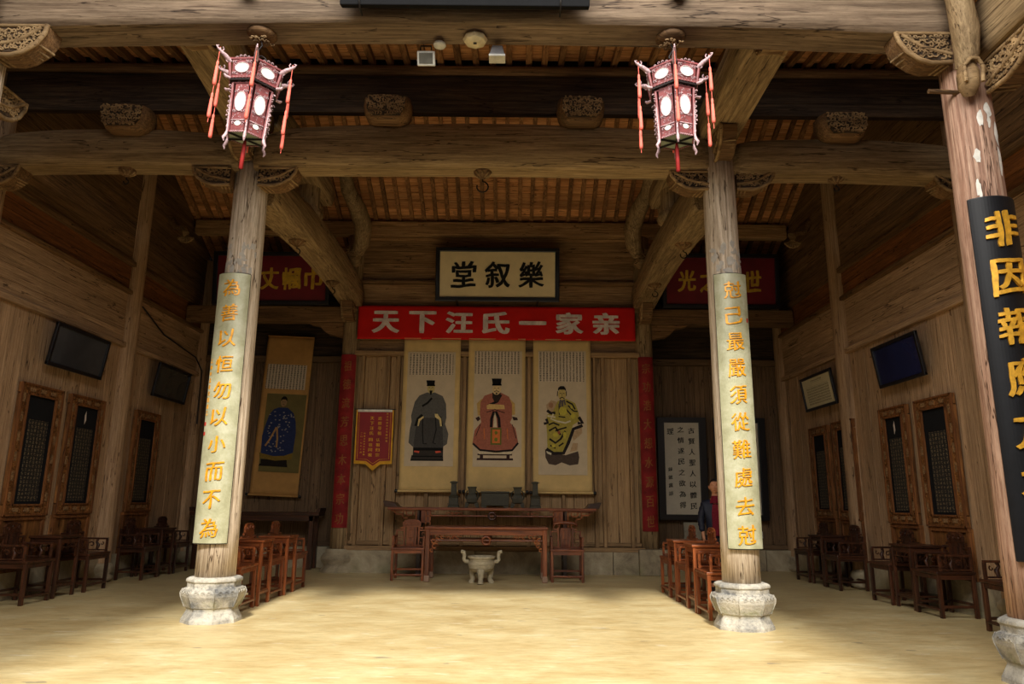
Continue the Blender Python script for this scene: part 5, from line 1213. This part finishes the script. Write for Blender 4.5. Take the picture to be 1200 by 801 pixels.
# ================================================================ PERSON
def skin(name, joints, edges, mat, parent, sub=2, root=0):
    me = bpy.data.meshes.new(name); me.from_pydata([j[0] for j in joints], edges, []); o = bpy.data.objects.new(name, me); COL.objects.link(o)
    if parent: o.parent = parent
    md = o.modifiers.new('skin', 'SKIN'); sv = me.skin_vertices[0].data
    for i, j in enumerate(joints): r = j[1]; sv[i].radius = r if isinstance(r, tuple) else (r, r); sv[i].use_root = (i == root)
    s = o.modifiers.new('sub', 'SUBSURF'); s.levels = sub; s.render_levels = sub; md.use_smooth_shade = True
    me.materials.append(mat); return o
def baked(o, name, mat, parent, extra=None, voxel=None):
    dg = bpy.context.evaluated_depsgraph_get(); dg.update(); me = bpy.data.meshes.new_from_object(o.evaluated_get(dg)); bpy.data.objects.remove(o)
    bm = bmesh.new(); bm.from_mesh(me)
    if extra: bm2 = bpy.data.meshes.new('x'); bm2.from_pydata(extra.v, [], extra.f); bm.from_mesh(bm2)
    bm.to_mesh(me); bm.free(); me.materials.clear(); me.materials.append(mat); me.name = name
    n = bpy.data.objects.new(name, me); COL.objects.link(n); n.parent = parent
    if voxel:
        r = n.modifiers.new('remesh', 'REMESH'); r.mode = 'VOXEL'; r.voxel_size = voxel; r.use_smooth_shade = True
        s = n.modifiers.new('smooth', 'SMOOTH'); s.factor = .5; s.iterations = 3
    return n
SKN = plain('skin', (196, 138, 104), .5, 0, .35, .05, 6)
P = thing('person', 'person in a navy quilted jacket and dark red top, half behind the right column', 'person', (3.17, 11.45, 0), radians(-14)); P.scale = (.97,) * 3
j = [((0, 0, .93), (.10, .08)), ((0, 0, 1.12), (.10, .075)), ((0, 0, 1.30), (.11, .075)), ((0, .01, 1.405), (.06, .05)), ((0, 0, 1.47), .05), ((0, -.01, 1.53), .05),
     ((-.17, .01, 1.34), .04), ((-.215, .01, 1.10), .035), ((-.205, -.05, .86), .028), ((-.20, -.07, .80), .03),
     ((.17, .01, 1.34), .04), ((.215, .01, 1.10), .035), ((.205, -.05, .86), .028), ((.20, -.07, .80), .03),
     ((-.09, 0, .84), .065), ((-.095, -.01, .46), .045), ((-.10, .02, .09), .038), ((-.105, -.10, .035), .035),
     ((.09, 0, .84), .065), ((.095, -.01, .46), .045), ((.10, .02, .09), .038), ((.105, -.10, .035), .035)]
e = [(0, 1), (1, 2), (2, 3), (3, 4), (4, 5), (2, 6), (6, 7), (7, 8), (8, 9), (2, 10), (10, 11), (11, 12), (12, 13), (0, 14), (14, 15), (15, 16), (16, 17), (0, 18), (18, 19), (19, 20), (20, 21)]
for s, h in ((-1, 9), (1, 13)):   # five fingers, each its own chain rooted in the palm
    for k, (dx, dy, L) in enumerate(((-.004, -.032, .070), (.0, -.012, .082), (.002, .008, .076), (.0, .026, .060))):
        b = len(j); px, py, pz_ = s * .20, -.07 + dy, .775
        j += [((px, py, pz_), .0095), ((px - s * .004, py - .004, pz_ - L * .5), .0085), ((px - s * .016, py - .008, pz_ - L * .95), .007)]; e += [(h, b), (b, b + 1), (b + 1, b + 2)]
    b = len(j); j += [((s * .185, -.105, .80), .011), ((s * .175, -.125, .77), .009), ((s * .172, -.13, .745), .008)]; e += [(h, b), (b, b + 1), (b + 1, b + 2)]
sk = skin('body', j, e, SKN, None, 1)
hd = MB(); vs_ = []; fs = []; NU, NV = 28, 22
for i in range(NV + 1):
    th_ = pi * i / NV
    for k in range(NU):
        ph = 2 * pi * k / NU; x = sin(th_) * sin(ph); y = -sin(th_) * cos(ph); z = cos(th_)
        X, Y, Z = x * .076, y * .094, z * .118
        if z < 0: X *= 1 - .32 * z * z; Y *= 1 - .12 * z * z if y < 0 else 1 - .3 * z * z
        if y < 0:
            g = lambda cx, cz, sx, sz: math.exp(-((X - cx) / sx) ** 2 - ((Z - cz) / sz) ** 2)
            Y -= .024 * g(0, -.022, .012, .02) + .012 * g(0, -.002, .009, .022)            # nose
            Y += .011 * (g(.031, .008, .016, .011) + g(-.031, .008, .016, .011))         # eye sockets
            Y -= .006 * (g(.03, .03, .022, .008) + g(-.03, .03, .022, .008))            # brow
            Y -= .008 * g(0, -.058, .02, .008) - .004 * g(0, -.059, .022, .003); Y -= .010 * g(0, -.092, .02, .015)  # lips, chin
        vs_.append((X, Y - .012, Z + 1.60))
for i in range(NV):
    for k in range(NU): fs.append((i * NU + k, (i + 1) * NU + k, (i + 1) * NU + (k + 1) % NU, i * NU + (k + 1) % NU))
hd.add(vs_, fs)
for s in (-1, 1): hd.tube([(s * .072, .0, 1.57), (s * .082, .004, 1.585), (s * .086, .01, 1.61), (s * .078, .008, 1.63)], [.008, .011, .013, .007], 6)
body = baked(sk, 'body', SKN, P, hd, .0065)
fe = MB()
for s in (-1, 1):
    fe2 = MB().lathe([(.001, -.006), (.007, -.004), (.010, 0), (.007, .004), (.001, .006)], 10, T(s * .030, -.083, 1.606) @ R(pi / 2, 'X')); fe2.build('eye', plain('eye_dark', (30, 24, 22), .3), body)
    MB().tube([(s * .016, -.095, 1.626), (s * .03, -.097, 1.631), (s * .046, -.087, 1.627)], .0028, 5).build('eyebrow', INK, body)
MB().tube([(-.021, -.097, 1.541), (0, -.105, 1.543), (.021, -.097, 1.541)], [.002, .0042, .002], 6).build('mouth', plain('lips', (160, 84, 72), .5), body)
hr = MB(); vs_ = []; fs = []; NU, NV = 24, 10
for i in range(NV + 1):
    for k in range(NU):
        ph = 2 * pi * k / NU; front = cos(ph); lim = 1.42 - .58 * max(-1, min(1, (front - .1) * 1.6)); th_ = lim * i / NV
        x = sin(th_) * sin(ph); y = -sin(th_) * cos(ph); z = cos(th_); vs_.append((x * .086, y * .103 - .008, z * .13 + 1.602))
for i in range(NV):
    for k in range(NU): fs.append((i * NU + k, (i + 1) * NU + k, (i + 1) * NU + (k + 1) % NU, i * NU + (k + 1) % NU))
ho = hr.add(vs_, fs, None, True).build('hair', plain('black_hair', (26, 22, 20), .5, 0, .4, .3, 60, .5), P); sm = ho.modifiers.new('thickness', 'SOLIDIFY'); sm.thickness = .01
NAV = plain('navy_quilted_cloth', (26, 30, 46), .6, 0, .35, .2, 12, .3)
jk = [((0, 0, .74), (.18, .14)), ((0, 0, 1.04), (.165, .125)), ((0, .005, 1.28), (.17, .12)), ((0, .015, 1.43), (.07, .065)), ((-.175, .01, 1.335), .068), ((-.235, .01, 1.10), .058), ((-.215, -.045, .89), .048), ((.175, .01, 1.335), .068), ((.235, .01, 1.10), .058), ((.215, -.045, .89), .048)]
ja = baked(skin('jacket', jk, [(0, 1), (1, 2), (2, 3), (2, 4), (4, 5), (5, 6), (2, 7), (7, 8), (8, 9)], NAV, None, 2), 'jacket', NAV, P)
jm = ja.data
for v in jm.vertices:     # quilted rings round the jacket
    v.co.x *= 1 + .018 * sin(v.co.z * 95); v.co.y *= 1 + .03 * sin(v.co.z * 95)
sh = MB().prism([(-.06, .84), (.06, .84), (.06, 1.2), (.045, 1.33), (-.045, 1.33), (-.06, 1.2)], -.012, .012, T(0, -.112, 0) @ R(radians(0), 'X')); sh.build('shirt_front', plain('dark_red_knit', (110, 22, 38), .8, 0, .2, .15, 30, .2), P, bevel=.01)
MB().lathe([(.095, 1.345), (.085, 1.38), (.066, 1.41), (.056, 1.455), (.049, 1.46)], 20, T(0, 0, 0)).build('collar', plain('dark_red_knit', (110, 22, 38)), P)
TR = plain('dark_trousers', (36, 34, 38), .8)
tr = [((0, 0, .90), (.14, .11)), ((-.09, 0, .80), .125), ((-.097, -.01, .46), .075), ((-.10, .02, .11), .06), ((.09, 0, .80), .125), ((.097, -.01, .46), .075), ((.10, .02, .11), .06)]
baked(skin('trousers', tr, [(0, 1), (1, 2), (2, 3), (0, 4), (4, 5), (5, 6)], TR, None, 2), 'trousers', TR, P)
for s in (-1, 1): MB().tube([(s * .10, .07, .045), (s * .10, .02, .05), (s * .104, -.06, .04), (s * .106, -.15, .03)], [.036, .045, .042, .026], 12, flat=1.1).build('shoe', plain('dark_shoe_leather', (30, 26, 24), .4), P)
# remaining relief meshes are masses of tiny scrolls
for o in SC.objects:
    if o.name.split('.')[0] in ('carving', 'fretwork', 'figure_plaquettes', 'arm_scroll', 'robe_pattern', 'petals'): o['kind'] = 'stuff'
